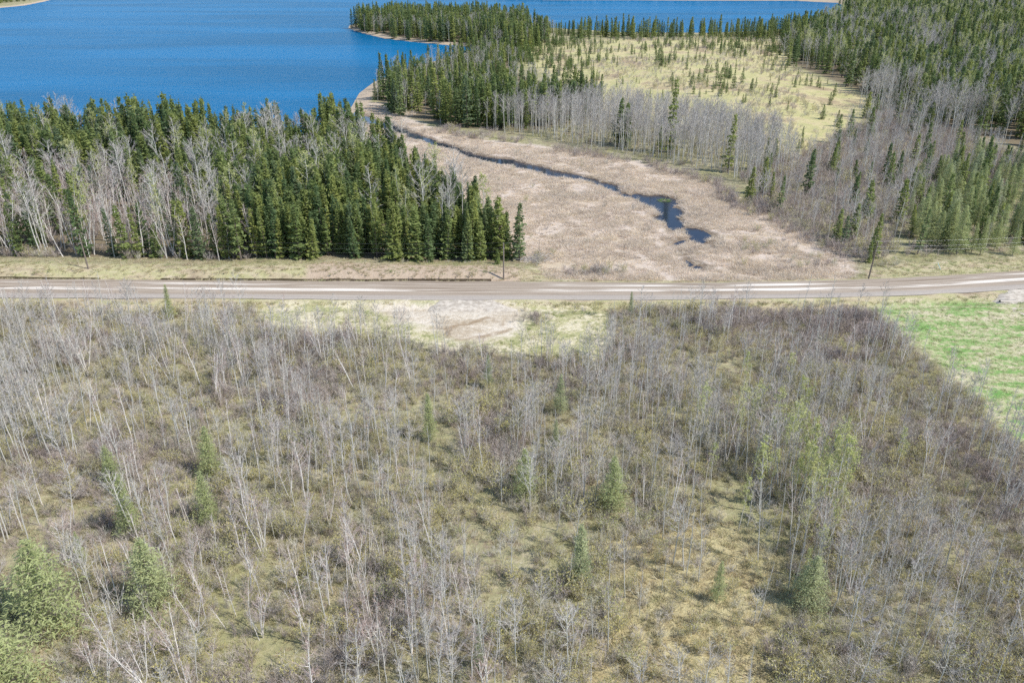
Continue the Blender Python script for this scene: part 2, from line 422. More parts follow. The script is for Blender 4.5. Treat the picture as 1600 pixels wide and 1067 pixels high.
def road_material():
    m, nn, ll, b = mat('gravel_road')
    g = N(m)
    uv = nn.new('ShaderNodeUVMap'); uv.uv_map = 'along'
    sp = nn.new('ShaderNodeSeparateXYZ'); ll.new(uv.outputs[0], sp.inputs[0])
    mp = nn.new('ShaderNodeMapping'); mp.inputs['Scale'].default_value = (0.02, 1.0, 1); ll.new(uv.outputs[0], mp.inputs[0])
    streak = g.noise(mp.outputs[0], 2.2, 6, 0.65)
    mp2 = nn.new('ShaderNodeMapping'); mp2.inputs['Scale'].default_value = (0.022, 0.2, 1); mp2.inputs['Location'].default_value = (1.25, 0.4, 0); ll.new(uv.outputs[0], mp2.inputs[0])
    along = g.noise(mp2.outputs[0], 1.0, 3, 0.6)
    base = g.mix(g.step(streak, 0.3, 0.7), (0.25, 0.195, 0.145), (0.47, 0.40, 0.32))
    # pale dusty wheel tracks, worn through in places
    edge = g.math('MULTIPLY_ADD', streak, 1.6); edge.node.inputs[2].default_value = -0.8
    for centre, width, lim in ((4.15, 1.0, 0.42), (6.85, 0.9, 0.47)):
        d = g.math('ABSOLUTE', g.math('SUBTRACT', g.math('ADD', sp.outputs[1], g.math('MULTIPLY', edge, 0.45)), centre))
        t = g.math('MULTIPLY', g.step(d, width, width * 0.25), g.step(g.math('ADD', along, g.math('MULTIPLY', g.math('SUBTRACT', streak, 0.5), 0.6)), lim, lim + 0.14))
        base = g.mix(g.math('MULTIPLY', t, 0.9), base, (0.84, 0.78, 0.69))
    sh = g.step(g.math('ADD', sp.outputs[1], edge), 2.2, 1.2)
    base = g.mix(g.math('MULTIPLY', sh, 0.7), base, g.mix(g.noise(g.pos(), 2.0, 4, 0.7), (0.33, 0.30, 0.27), (0.50, 0.46, 0.41)))
    fine = g.noise(g.pos(), 3.5, 4, 0.75)
    k = g.math('MULTIPLY_ADD', fine, 0.36); k.node.inputs[2].default_value = 0.82
    cc = nn.new('ShaderNodeCombineColor')
    for i in range(3): ll.new(k, cc.inputs[i])
    ll.new(g.mul(base, cc.outputs[0]), b.inputs['Base Color'])
    b.inputs['Roughness'].default_value = 0.9
    b.inputs['Specular IOR Level'].default_value = 0.15
    bp = nn.new('ShaderNodeBump'); bp.inputs['Strength'].default_value = 0.5; bp.inputs['Distance'].default_value = 0.06
    ll.new(fine, bp.inputs['Height']); ll.new(bp.outputs[0], b.inputs['Normal'])
    return m


def simple(name, a, b_, scale, rough=0.85):
    m, nn, ll, b = mat(name)
    g = N(m)
    ll.new(g.mix(g.step(g.noise(g.pos(), scale, 5, 0.7), 0.35, 0.65), a, b_), b.inputs['Base Color'])
    b.inputs['Roughness'].default_value = rough
    b.inputs['Specular IOR Level'].default_value = 0.2
    return m


# ------------------------------------------------------------------ object helpers
def mesh_from(name, v, f, mats, fm=None, smooth_=False):
    me = bpy.data.meshes.new(name)
    me.from_pydata([tuple(p) for p in v] if not isinstance(v, list) else v, [], f)
    for m_ in mats: me.materials.append(m_)
    if fm is not None: me.polygons.foreach_set('material_index', np.array(fm, dtype=np.int32))
    if smooth_: me.polygons.foreach_set('use_smooth', np.ones(len(f), bool))
    me.update()
    return me


def link(name, data, parent=None, **props):
    o = bpy.data.objects.new(name, data)
    COL.objects.link(o)
    if parent is not None: o.parent = parent
    for k, v in props.items():
        if v is not None: o[k] = v
    return o


def grid_mesh(name, xs, ys, zf, material):
    X, Y = np.meshgrid(xs, ys)
    Z = zf(X, Y)
    nx, ny = len(xs), len(ys)
    co = np.stack([X, Y, Z], -1).reshape(-1, 3)
    i = np.arange(nx * ny).reshape(ny, nx)
    q = np.stack([i[:-1, :-1], i[:-1, 1:], i[1:, 1:], i[1:, :-1]], -1).reshape(-1, 4)
    me = bpy.data.meshes.new(name)
    me.vertices.add(len(co)); me.vertices.foreach_set('co', co.ravel())
    me.loops.add(q.size); me.loops.foreach_set('vertex_index', q.ravel().astype(np.int32))
    me.polygons.add(len(q)); me.polygons.foreach_set('loop_start', np.arange(0, q.size, 4, dtype=np.int32))
    me.polygons.foreach_set('use_smooth', np.ones(len(q), bool))
    me.update(calc_edges=True); me.validate()
    me.materials.append(material)
    return me, X.ravel(), Y.ravel()


# ------------------------------------------------------------------ ground, water, road
def spaced(a, b, d): return np.arange(a, b, d)


ys = np.concatenate([[-4000, -1500, -500, -200, -80, -30], spaced(-10, 24, 4), spaced(24, 300, 1.5), spaced(300, 700, 4.5), spaced(700, 1100, 9), spaced(1100, 2400, 25), [2500, 4000, 7000]])
xp = np.concatenate([spaced(0, 175, 1.5), spaced(175, 420, 5.0), spaced(420, 900, 10.0), [950, 1100, 1400, 2000, 3500, 6000]])
xs = np.concatenate([-xp[:0:-1], xp])
gme, GX, GY = grid_mesh('ground', xs, ys, height, ground_material())
clampd = lambda a: np.clip(a, -20, 20)
rdv = road_d(GX, GY)
zone_a = np.stack([clampd(sdf(MARSH, GX, GY)), clampd(sdf(MEADOW, GX, GY)), clampd(sdf(SAND, GX, GY)), clampd(sdf(CLEARING, GX, GY))], -1)
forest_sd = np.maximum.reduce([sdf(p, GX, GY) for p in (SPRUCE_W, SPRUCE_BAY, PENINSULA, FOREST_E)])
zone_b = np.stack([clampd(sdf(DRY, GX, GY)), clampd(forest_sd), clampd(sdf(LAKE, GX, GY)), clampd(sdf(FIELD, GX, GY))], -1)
rut = np.minimum.reduce([pdist(r, GX, GY) for r in RUTS])
bank_sd = np.where(rdv > 0, np.minimum.reduce([4.4 - np.abs(rdv - 4.4), GX + 40, 2 - GX]), -20)
verge_sd = np.where(rdv > 0, 7.5 - rdv, 5.0 + rdv) - np.where((GX > 8) & (GX < 70) & (rdv > 0), 5.5, 0)
zone_c = np.stack([np.clip(rut, 0, 20), clampd(bank_sd), clampd(verge_sd), np.clip(creek_sd(GX, GY), -20, 20)], -1)
for nm, z in (('zone_a', zone_a), ('zone_b', zone_b), ('zone_c', zone_c)):
    at = gme.attributes.new(nm, 'FLOAT_COLOR', 'POINT')
    at.data.foreach_set('color', z.astype(np.float32).ravel())
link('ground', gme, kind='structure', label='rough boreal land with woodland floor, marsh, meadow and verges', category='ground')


def sheet(name, poly, z, material, **kw):
    return link(name, mesh_from(name, [(p[0], p[1], z) for p in poly], [list(range(len(poly)))], [material]), **kw)


sheet('lake', [(-5000, 230), (20, 230), (20, 480), (700, 480), (1500, 900), (2500, 3500), (-5000, 3500)], LAKE_Z,
      water_material('lake_water', (0.0, 0.108, 0.25), 0.3, 0.22, 0.7, 0.5, 0.02), kind='structure', label='wide blue lake with fine ripples behind the forest', category='lake')
sheet('creek', PP([(560, 168), (640, 190), (800, 232), (990, 285), (1080, 300), (1150, 370), (1130, 425), (1040, 425), (960, 320), (760, 290), (620, 215), (530, 192)]), CREEK_Z,
      water_material('creek_water', (0.012, 0.018, 0.035), 0.06, 0.8, 0.08, 0.2), kind='structure', label='dark narrow creek winding through the beige marsh', category='creek')

rx = np.arange(-420, 420, 1.5)
rn, rf = road_edges(rx)
rv, rfc, ruv = [], [], []
NC = 12
for i, x in enumerate(rx):
    for j in range(NC + 1):
        t = j / NC
        wob = 0.5 * (noise(x, 7.0 if j == 0 else 90.0, 5, 40) - 0.5) if j in (0, NC) else 0
        rv.append((x, rn[i] * (1 - t) + rf[i] * t + wob, ROAD_Z + 0.10 * math.sin(math.pi * t) - (0.12 if j in (0, NC) else 0)))
        ruv.append((x, t * 9.0))
for i in range(len(rx) - 1):
    for j in range(NC):
        a = i * (NC + 1) + j
        rfc.append((a, a + NC + 1, a + NC + 2, a + 1))
rme = mesh_from('road', rv, rfc, [road_material()], None, True)
ul = rme.uv_layers.new(name='along')
li = np.empty(len(rme.loops), np.int32); rme.loops.foreach_get('vertex_index', li)
ul.data.foreach_set('uv', np.array(ruv, np.float32)[li].ravel())
link('road', rme, kind='structure', label='grey gravel road with pale dusty wheel tracks', category='road')


def drape(name, poly, material, lift, step=0.7, **kw):
    """a sheet that follows the ground inside an outline, with a ragged edge"""
    x0, y0 = poly.min(0); x1, y1 = poly.max(0)
    xs_, ys_ = np.arange(x0, x1 + step, step), np.arange(y0, y1 + step, step)
    X, Y = np.meshgrid(xs_, ys_)
    ins = sdf(poly, X, Y) + (noise(X, Y, 1.2, 50) - 0.5) * 1.6 > 0
    Z = height(X, Y) + lift
    idx = {}; v = []; f = []
    for r in range(len(ys_) - 1):
        for c in range(len(xs_) - 1):
            if ins[r, c] and ins[r + 1, c] and ins[r, c + 1] and ins[r + 1, c + 1]:
                q = []
                for (a, b_) in ((r, c), (r, c + 1), (r + 1, c + 1), (r + 1, c)):
                    if (a, b_) not in idx:
                        idx[(a, b_)] = len(v); v.append((X[a, b_], Y[a, b_], Z[a, b_]))
                    q.append(idx[(a, b_)])
                f.append(q)
    return link(name, mesh_from(name, v, f, [material], None, True), **kw)


apron = simple('apron_gravel', (0.40, 0.35, 0.285), (0.62, 0.56, 0.47), 1.2)




def driveway(name, poly, label):
    """gravel fill that carries the driveway over the roadside ditch"""
    c = poly.mean(0)
    x0, y0 = poly.min(0) - 2.5; x1, y1 = poly.max(0) + (2.5, 0)
    st = 0.7
    xs_, ys_ = np.arange(x0, x1, st), np.arange(y0, y1, st)
    X, Y = np.meshgrid(xs_, ys_)
    s = sdf(poly, X, Y) + (noise(X, Y, 1.5, 52) - 0.5) * 1.4
    near, _ = road_edges(X)
    d = np.clip(near - Y, 0, 40)
    top = ROAD_Z - 0.16 - 0.35 * smooth(0, 6, d)
    Z = top - 0.30 * np.clip(0.3 - s, 0, 3) + (noise(X, Y, 0.9, 54) - 0.5) * 0.10
    i = np.arange(X.size).reshape(X.shape)
    ok = (s[:-1, :-1] > -2.4) | (s[1:, 1:] > -2.4)
    q = np.stack([i[:-1, :-1], i[:-1, 1:], i[1:, 1:], i[1:, :-1]], -1)[ok].tolist()
    return link(name, mesh_from(name, np.stack([X, Y, Z], -1).reshape(-1, 3), q, [apron], None, True), kind='structure', label=label, category='driveway')


driveway('driveway', PP([(690, 462), (765, 462), (775, 474), (790, 482), (690, 482), (683, 474)], 0.2), 'pale gravel driveway apron joining road and sandy clearing')
driveway('driveway', PP([(1570, 452), (1720, 440), (1720, 520), (1600, 505), (1572, 478)], 0.2), 'gravel driveway apron at the right edge beside the green field')

# ditch water at the foot of the bank, with the bank's shade painted in
dw = water_material('ditch_water_shade', (0.03, 0.022, 0.012), 0.15, 1.5, 0.1, 0.1)
for (xa, xb, lab) in ((-130.0, -79.0, 'dark ditch water and bank shade beside the road near the birches'), (-68.0, -3.0, 'narrow dark ditch water and shade at the foot of the bare bank')):
    xx = np.arange(xa, xb, 1.0)
    _, fe = road_edges(xx)
    wl = 0.25 + 0.75 * noise(xx, xx * 0, 4, 60)
    v = [(x, f_ + 2.1 - w_, -0.42) for x, f_, w_ in zip(xx, fe, wl)] + [(x, f_ + 2.5 + w_ * 1.2, -0.42) for x, f_, w_ in zip(xx, fe, wl)]
    n_ = len(xx)
    link('ditch_water_shade', mesh_from('ditch_water_shade', v, [(i, i + 1, n_ + i + 1, n_ + i) for i in range(n_ - 1)], [dw]), kind='structure', label=lab, category='ditch')


# ------------------------------------------------------------------ plant builders
class MB:
    def __init__(s): s.v = []; s.f = []; s.m = []

    def tri(s, a, b, c, m=0):
        i = len(s.v); s.v += [tuple(a), tuple(b), tuple(c)]; s.f.append((i, i + 1, i + 2)); s.m.append(m)

    def quad(s, a, b, c, d, m=0):
        i = len(s.v); s.v += [tuple(a), tuple(b), tuple(c), tuple(d)]; s.f.append((i, i + 1, i + 2, i + 3)); s.m.append(m)

    def tube(s, pts, rad, sides=5, m=0):
        pts = [np.asarray(p, float) for p in pts]
        i0 = len(s.v)
        for k, (p, r) in enumerate(zip(pts, rad)):
            d = pts[min(k + 1, len(pts) - 1)] - pts[max(k - 1, 0)]
            d = d / (np.linalg.norm(d) + 1e-9)
            ref = np.array([1.0, 0, 0]) if abs(d[0]) < 0.9 else np.array([0, 1.0, 0])
            a = np.cross(d, ref); a /= np.linalg.norm(a); b = np.cross(d, a)
            for q in range(sides):
                t = 2 * math.pi * q / sides
                s.v.append(tuple(p + r * (math.cos(t) * a + math.sin(t) * b)))
        for k in range(len(pts) - 1):
            for q in range(sides):
                a = i0 + k * sides + q; b = i0 + k * sides + (q + 1) % sides
                s.f.append((a, b, b + sides, a + sides)); s.m.append(m)

    def sliver(s, p, d, w, r, m=0):
        """a thin tapering twig blade from p along d"""
        n = np.cross(d, r.normal(size=3)); n = n / (np.linalg.norm(n) + 1e-9) * w * 0.5
        s.tri(p - n, p + n, p + d, m)

    def mesh(s, name, mats): return mesh_from(name, s.v, s.f, mats, s.m)


def unit(a): return a / (np.linalg.norm(a) + 1e-9)


def spruce_mesh(seed, h, rb, base, dens, droop, ragged):
    r = np.random.default_rng(seed)
    t = MB()
    bend = r.normal(0, 0.06, 2)
    ax = lambda z: np.array([bend[0] * (z / h) ** 2 * 3, bend[1] * (z / h) ** 2 * 3, z])
    t.tube([ax(z) for z in np.linspace(-0.4, h, 7)], np.linspace(0.011 * h + 0.05, 0.015, 7), 6)
    c = MB()
    z = base * h
    while z < h * 0.99:
        u = (z / h - base) / (1 - base)
        prof = (1 - u) ** 0.85 * (0.55 + 0.45 * min(1, u * 5 + 0.3))
        rr = rb * prof * (1 + ragged * r.normal(0, 0.22)) + 0.12
        nb = max(4, int((5.5 + 3.0 * (1 - u)) * dens))
        a0 = r.random() * 6.28
        for k in range(nb):
            a = a0 + 6.283 * k / nb + r.normal(0, 0.25)
            L = rr * r.uniform(0.65, 1.15)
            o = np.array([math.cos(a), math.sin(a), 0])
            side = np.array([-math.sin(a), math.cos(a), 0])
            n = max(2, int(L / 0.34))
            for q in range(n):
                f = (q + 0.6) / n
                f2 = min(1.06, f + 0.9 / n + 0.1)
                dz = lambda g_: -droop * L * (g_ - 0.45 * g_ * g_)
                p0 = ax(z) + o * L * f * 0.97 + np.array([0, 0, dz(f) + r.normal(0, 0.05)])
                p1 = ax(z) + o * L * f2 + np.array([0, 0, dz(f2) + r.normal(0, 0.08)]) + side * r.normal(0, 0.12)
                w = (0.20 + 0.20 * (1 - f)) * r.uniform(0.7, 1.25) + 0.05
                tilt = np.array([0, 0, r.normal(0, 0.16)])
                mid = (p0 + p1) * 0.5
                c.quad(p0, mid + side * w + tilt - np.array([0, 0, 0.10]), p1, mid - side * w - tilt - np.array([0, 0, 0.10]))
                if r.random() < 0.55:
                    s2 = mid + side * r.normal(0, 0.2)
                    c.tri(s2 + o * 0.2, s2 - o * 0.22, s2 + np.array([r.normal(0, 0.1), r.normal(0, 0.1), -r.uniform(0.25, 0.5)]))
        z += (0.30 + 0.38 * (1 - u)) * r.uniform(0.8, 1.2) / dens ** 0.3
    for q in range(6):
        c.sliver(ax(h * (0.95 + 0.008 * q)), np.array([r.normal(0, 0.2), r.normal(0, 0.2), 0.35]), 0.12, r)
    return t, c


def larch_mesh(seed, h, rb):
    r = np.random.default_rng(seed)
    t = MB(); c = MB()
    t.tube([(r.normal(0, 0.04), r.normal(0, 0.04), z) for z in np.linspace(-0.4, h, 7)], np.linspace(0.012 * h + 0.03, 0.012, 7), 6)
    z = 0.10 * h
    while z < h * 0.98:
        u = z / h
        rr = rb * (1 - u) ** 0.75 * min(1, 0.6 + u * 3) * r.uniform(0.75, 1.15) + 0.1
        for k in range(8):
            a = r.random() * 6.283
            L = rr * r.uniform(0.55, 1.1)
            o = np.array([math.cos(a), math.sin(a), r.uniform(-0.12, 0.22)])
            p0 = np.array([0, 0, z])
            t.sliver(p0, o * L, 0.04, r)
            n = int(L / 0.12) + 2
            for q in range(n):
                f = ((q + r.random()) / n) ** 0.6
                p = p0 + o * L * f + np.array([-o[1], o[0], 0]) * r.normal(0, 0.30) * f * L + r.normal(0, 0.09, 3)
                d = r.normal(0, 1, 3) * np.array([1, 1, 0.6]); d = unit(d) * r.uniform(0.16, 0.36)
                c.sliver(p, d, 0.10, r)
                if r.random() < 0.6:
                    c.sliver(p, -d * 0.7 - np.array([0, 0, 0.12]), 0.08, r)
        z += 0.26 * r.uniform(0.8, 1.2)
    return t, c


def bare_mesh(seed, h, first, spread, nbr, ntw, stems=1, lean=0.03, up=0.75, tw=0.036, leaf=0):
    """leafless broadleaf tree: trunk mesh, twig mesh (bark on the limbs, twig colour on the ends), optional leaves"""
    r = np.random.default_rng(seed)
    t = MB(); c = MB()
    for s in range(stems):
        hh = h * (1 if s == 0 else r.uniform(0.7, 0.95))
        a_ = r.random() * 6.283
        l = lean * (1 if stems == 1 else 3.2)
        dirv = np.array([math.cos(a_) * l, math.sin(a_) * l])
        wob = np.cumsum(r.normal(0, 0.012 * h, (9, 2)), 0) * 0.45
        zs = np.linspace(-0.3, hh, 9)
        path = [np.array([dirv[0] * z + wob[i][0], dirv[1] * z + wob[i][1], z]) for i, z in enumerate(zs)]
        r0 = 0.0056 * hh + 0.014
        t.tube(path, [r0 * (1 - 0.9 * (i / 8)) ** 0.8 + 0.008 for i in range(9)], 5, 0)

        def at(z):
            k = np.clip((z + 0.3) / (hh + 0.3) * 8, 0, 7.999); i = int(k)
            return path[i] * (1 - (k - i)) + path[i + 1] * (k - i)
        nb_ = nbr if stems == 1 else int(nbr * 0.7)
        for k in range(nb_):
            u = first + (1 - first) * ((k + r.random()) / nb_) ** 0.9
            p = at(u * hh)
            a = r.random() * 6.283
            v_ = (u - first) / (1 - first)
            L = spread * h * (0.35 + 0.9 * math.sin(math.pi * min(1, 0.22 + v_ * 0.8)) ** 1.2) * r.uniform(0.6, 1.15)
            rise = up * r.uniform(0.7, 1.3)
            d = unit(np.array([math.cos(a), math.sin(a), rise])) * L
            mid = p + d * 0.5 + np.array([0, 0, -0.05 * L]); end = p + d + np.array([0, 0, 0.16 * L])
            br = 0.014 + 0.010 * (1 - v_)
            c.tube([p, mid, end], [br, br * 0.65, 0.006], 3, 0)
            for q in range(ntw):
                f = 0.25 + 0.75 * r.random()
                b = p + (mid - p) * f * 2 if f < 0.5 else mid + (end - mid) * (f - 0.5) * 2
                td = unit(d / L + r.normal(0, 0.55, 3) + np.array([0, 0, 0.25])) * L * r.uniform(0.25, 0.5)
                c.sliver(b, td, tw, r, 1)
                if r.random() < 0.6:
                    c.sliver(b + td * 0.5, unit(td + r.normal(0, 0.5, 3) * np.linalg.norm(td)) * L * 0.22, tw * 0.8, r, 1)
                for _ in range(leaf):
                    pl = b + td * r.uniform(0.3, 1.05) + r.normal(0, 0.12, 3)
                    c.sliver(pl, r.normal(0, 0.11, 3), 0.13, r, 2)
    return t, c


def shrub_mesh(seed, h, spread, stems, ntw, tw=0.028, bud=0):
    r = np.random.default_rng(seed)
    c = MB()
    for s in range(stems):
        a = r.random() * 6.283; q = r.random() ** 0.6
        p = np.array([math.cos(a), math.sin(a), 0]) * 0.25 * spread * r.random() + np.array([0, 0, -0.1])
        d = np.array([math.cos(a) * q * spread, math.sin(a) * q * spread, h * r.uniform(0.6, 1.05)])
        mid = p + d * 0.5 + r.normal(0, 0.08, 3); end = p + d
        n = np.cross(d, r.normal(size=3)); n = unit(n) * 0.020
        c.quad(p - n, p + n, mid + n * 0.7, mid - n * 0.7, 0); c.tri(mid - n * 0.7, mid + n * 0.7, end, 0)
        for k in range(ntw):
            f = r.uniform(0.25, 0.98)
            b = p + (mid - p) * f * 2 if f < 0.5 else mid + (end - mid) * (f - 0.5) * 2
            td = unit(d / h + r.normal(0, 0.6, 3)) * h * r.uniform(0.18, 0.38)
            c.sliver(b, td, tw, r, 0)
            for _ in range(bud):
                c.sliver(b + td * r.uniform(0.3, 1), r.normal(0, 0.09, 3), 0.10, r, 1)
    return c


def tuft_mesh(seed, h, spread, n, w):
    r = np.random.default_rng(seed)
    c = MB()
    for k in range(n):
        a = r.random() * 6.283; q = math.sqrt(r.random())
        p = np.array([math.cos(a) * q * spread * 0.5, math.sin(a) * q * spread * 0.5, -0.05])
        d = np.array([math.cos(a) * q * spread * 0.6 + r.normal(0, 0.1), math.sin(a) * q * spread * 0.6 + r.normal(0, 0.1), h * r.uniform(0.45, 1.1)])
        c.sliver(p, d, w, r)
    return c


KIND = {}


def two_part(kind, i, tc, tmats, cmats):
    t, c = tc
    j = MB()
    j.v = t.v + c.v; n = len(t.v); k = len(tmats)
    j.f = t.f + [tuple(a + n for a in f) for f in c.f]; j.m = t.m + [a + k for a in c.m]
    KIND.setdefault(kind, []).append((t.mesh(f'{kind}_trunk_{i}', tmats), c.mesh(f'{kind}_crown_{i}', cmats), j.mesh(f'{kind}_whole_{i}', tmats + cmats)))


def one_part(kind, i, c, mats):
    me = c.mesh(f'{kind}_{i}', mats)
    KIND.setdefault(kind, []).append((me, None, me))


# reference height of every mesh is 10 m for trees
for i, (rb, base, dens, droop, rag) in enumerate([(1.35, 0.05, 1.0, 0.42, 1), (1.15, 0.10, 1.0, 0.5, 1.2), (1.55, 0.04, 1.1, 0.36, 0.9), (1.0, 0.16, 0.95, 0.55, 1.5), (1.25, 0.07, 1.05, 0.45, 1.2), (0.85, 0.22, 0.9, 0.6, 1.7), (1.45, 0.06, 1.0, 0.4, 1.1)]):
    two_part('spruce', i, spruce_mesh(100 + i, 10, rb, base, dens, droop, rag), [M['spruce_bark']], [M['spruce']])
for i, rb in enumerate((2.3, 2.8, 1.9)):
    two_part('larch', i, larch_mesh(200 + i, 10, rb), [M['larch_bark']], [M['larch']])
for i, (first, spread, nb, nt, up) in enumerate([(0.42, 0.15, 24, 13, 1.0), (0.50, 0.17, 24, 14, 0.9), (0.35, 0.14, 26, 13, 1.1), (0.30, 0.22, 28, 14, 0.8), (0.55, 0.13, 20, 14, 1.2)]):
    two_part('aspen', i, bare_mesh(300 + i, 10, first, spread, nb, nt, 1, 0.04, up), [M['aspen_bark']], [M['aspen_bark'], M['aspen_twig']])
for i, (first, spread, nb, nt, up) in enumerate([(0.45, 0.075, 14, 8, 1.6), (0.35, 0.085, 16, 8, 1.5), (0.5, 0.07, 12, 8, 1.8)]):
    two_part('aspen', i + 5, bare_mesh(350 + i, 10, first, spread, nb, nt, 1, 0.05, up, 0.032), [M['aspen_bark']], [M['aspen_bark'], M['aspen_twig']])
for i, (rb, base, dens, droop) in enumerate([(1.9, 0.02, 0.9, 0.15), (2.3, 0.02, 0.9, 0.1), (1.6, 0.03, 0.85, 0.2)]):
    two_part('young', i, spruce_mesh(150 + i, 10, rb, base, dens, droop, 1.2), [M['spruce_bark']], [M['young']])
for i in range(4):
    one_part('alder', i, shrub_mesh(650 + i, 2.1 + 0.25 * (i % 3), 1.2 + 0.3 * (i % 2), 18, 11, 0.032), [M['alder'], M['shrub_bud']])
for i, (first, spread, nb, nt, st) in enumerate([(0.35, 0.14, 22, 13, 1), (0.40, 0.15, 20, 12, 2), (0.32, 0.13, 22, 12, 1), (0.45, 0.14, 18, 12, 3), (0.40, 0.12, 20, 13, 1)]):
    two_part('birch', i, bare_mesh(400 + i, 10, first, spread, nb, nt, st, 0.06, 1.1, 0.034), [M['birch_bark']], [M['birch_bark'], M['birch_twig']])
for i, (first, spread) in enumerate([(0.42, 0.12), (0.35, 0.15), (0.5, 0.11)]):
    two_part('leafing', i, bare_mesh(500 + i, 10, first, spread, 20, 7, 1, 0.04, 1.0, 0.026, 4), [M['aspen_bark']], [M['aspen_bark'], M['aspen_twig'], M['young_leaf']])
for i in range(6):
    one_part('shrub', i, shrub_mesh(600 + i, 2.0 + 0.25 * (i % 3), 1.0 + 0.2 * (i % 2), 16, 10, 0.030, 2 if i in (2, 5) else 0), [M['shrub'], M['shrub_bud']])
for i in range(4):
    one_part('tuft', i, tuft_mesh(700 + i, 0.42, 0.75, 34, 0.06), [M['tuft']])
for i in range(3):
    one_part('greentuft', i, tuft_mesh(720 + i, 0.28, 0.7, 34, 0.055), [M['green_tuft']])
for i in range(4):
    one_part('reed', i, tuft_mesh(740 + i, 0.55, 1.3, 46, 0.065), [M['reed']])
for i in range(3):
    t, c = bare_mesh(800 + i, 10, 0.3, 0.06, 12, 2, 1, 0.05, 0.3)
    two_part('snag', i, (t, c), [M['dead']], [M['dead'], M['dead']])


# ------------------------------------------------------------------ scattering
def scatter(poly, dens, seed, jitter=0.95):
    """jittered points inside an outline, dens per square metre"""
    r = np.random.default_rng(seed)
    st = 1 / math.sqrt(dens)
    x0, y0 = poly.min(0); x1, y1 = poly.max(0)
    X, Y = np.meshgrid(np.arange(x0, x1, st), np.arange(y0, y1, st))
    X = X.ravel() + (r.random(X.size) - 0.5) * st * 2 * jitter; Y = Y.ravel() + (r.random(Y.size) - 0.5) * st * 2 * jitter
    u, v, d = proj(X, Y)
    k = (sdf(poly, X, Y) + (fbm(X, Y, 12, 99) - 0.5) * np.where(Y > 185, np.clip(Y * 0.07, 0, 40), 2) > 0) & (u > -260) & (u < 1860) & (v < 1240)
    return X[k], Y[k]


def clear_of_water(x, y, road=2.0, lake=-2.0):
    return (sdf(LAKE, x, y) < lake) & (creek_sd(x, y) < -1.0) & (np.abs(road_d(x, y)) > road)


class Plants:
    def __init__(s): s.rows = []

    def add(s, x, y, h, kinds, tag, r, lean=0.03, leanx=0.0, keep=False):
        x, y = np.asarray(x, float), np.asarray(y, float)
        z = height(x, y)
        for i in range(len(x)):
            s.rows.append((x[i], y[i], z[i], h[i], int(r.integers(kinds)), r.random() * 6.283, r.normal(0, lean) + leanx, r.normal(0, lean), tag, keep))


def instancer(name, rows, kind, ref, material_note, **props):
    """one mass of plants, as points that carry copies"""
    if not rows: return None
    src = bpy.data.collections.new(f'{name}_kinds')
    for i, (_, _, whole) in enumerate(KIND[kind]):
        src.objects.link(bpy.data.objects.new(f'{kind}_{i:02d}_kind', whole))
    n = len(rows)
    me = bpy.data.meshes.new(name)
    me.vertices.add(n)
    me.vertices.foreach_set('co', np.array([q[:3] for q in rows], np.float32).ravel())
    a = me.attributes.new('pick', 'INT', 'POINT'); a.data.foreach_set('value', np.array([q[4] for q in rows], np.int32))
    a = me.attributes.new('turn', 'FLOAT_VECTOR', 'POINT'); a.data.foreach_set('vector', np.array([(q[7], q[6], q[5]) for q in rows], np.float32).ravel())
    wr = np.random.default_rng(len(rows)).uniform(0.72, 1.22, n)
    a = me.attributes.new('size', 'FLOAT_VECTOR', 'POINT')
    a.data.foreach_set('vector', np.array([(q[3] / ref * w_ * WID(q[3] / ref, kind), q[3] / ref * w_ * WID(q[3] / ref, kind), q[3] / ref) for q, w_ in zip(rows, wr)], np.float32).ravel())
    me.update()
    o = link(name, me, kind='stuff', **props)
    ng = bpy.data.node_groups.new(name + '_scatter', 'GeometryNodeTree')
    ng.interface.new_socket('Geometry', in_out='INPUT', socket_type='NodeSocketGeometry')
    ng.interface.new_socket('Geometry', in_out='OUTPUT', socket_type='NodeSocketGeometry')
    nd = ng.nodes
    gi, go = nd.new('NodeGroupInput'), nd.new('NodeGroupOutput')
    ci = nd.new('GeometryNodeCollectionInfo'); ci.inputs[0].default_value = src
    ci.inputs['Separate Children'].default_value = True; ci.inputs['Reset Children'].default_value = True
    ip = nd.new('GeometryNodeInstanceOnPoints'); ip.inputs['Pick Instance'].default_value = True

    def named(nm, ty):
        q = nd.new('GeometryNodeInputNamedAttribute'); q.data_type = ty; q.inputs[0].default_value = nm
        return q.outputs[0]
    e2r = nd.new('FunctionNodeEulerToRotation')
    ng.links.new(named('turn', 'FLOAT_VECTOR'), e2r.inputs[0])
    ng.links.new(gi.outputs[0], ip.inputs['Points'])
    ng.links.new(ci.outputs[0], ip.inputs['Instance'])
    ng.links.new(named('pick', 'INT'), ip.inputs['Instance Index'])
    ng.links.new(e2r.outputs[0], ip.inputs['Rotation'])
    ng.links.new(named('size', 'FLOAT_VECTOR'), ip.inputs['Scale'])
    ng.links.new(ip.outputs[0], go.inputs[0])
    md = o.modifiers.new('scatter', 'NODES'); md.node_group = ng
    return o


def WID(s, kind):
    """taller trees are slimmer for their height, young ones fuller"""
    return {'spruce': np.clip(1.15 - 0.18 * (s - 1), 0.8, 1.3), 'aspen': 1.05, 'birch': 1.1}.get(kind, 1.0)


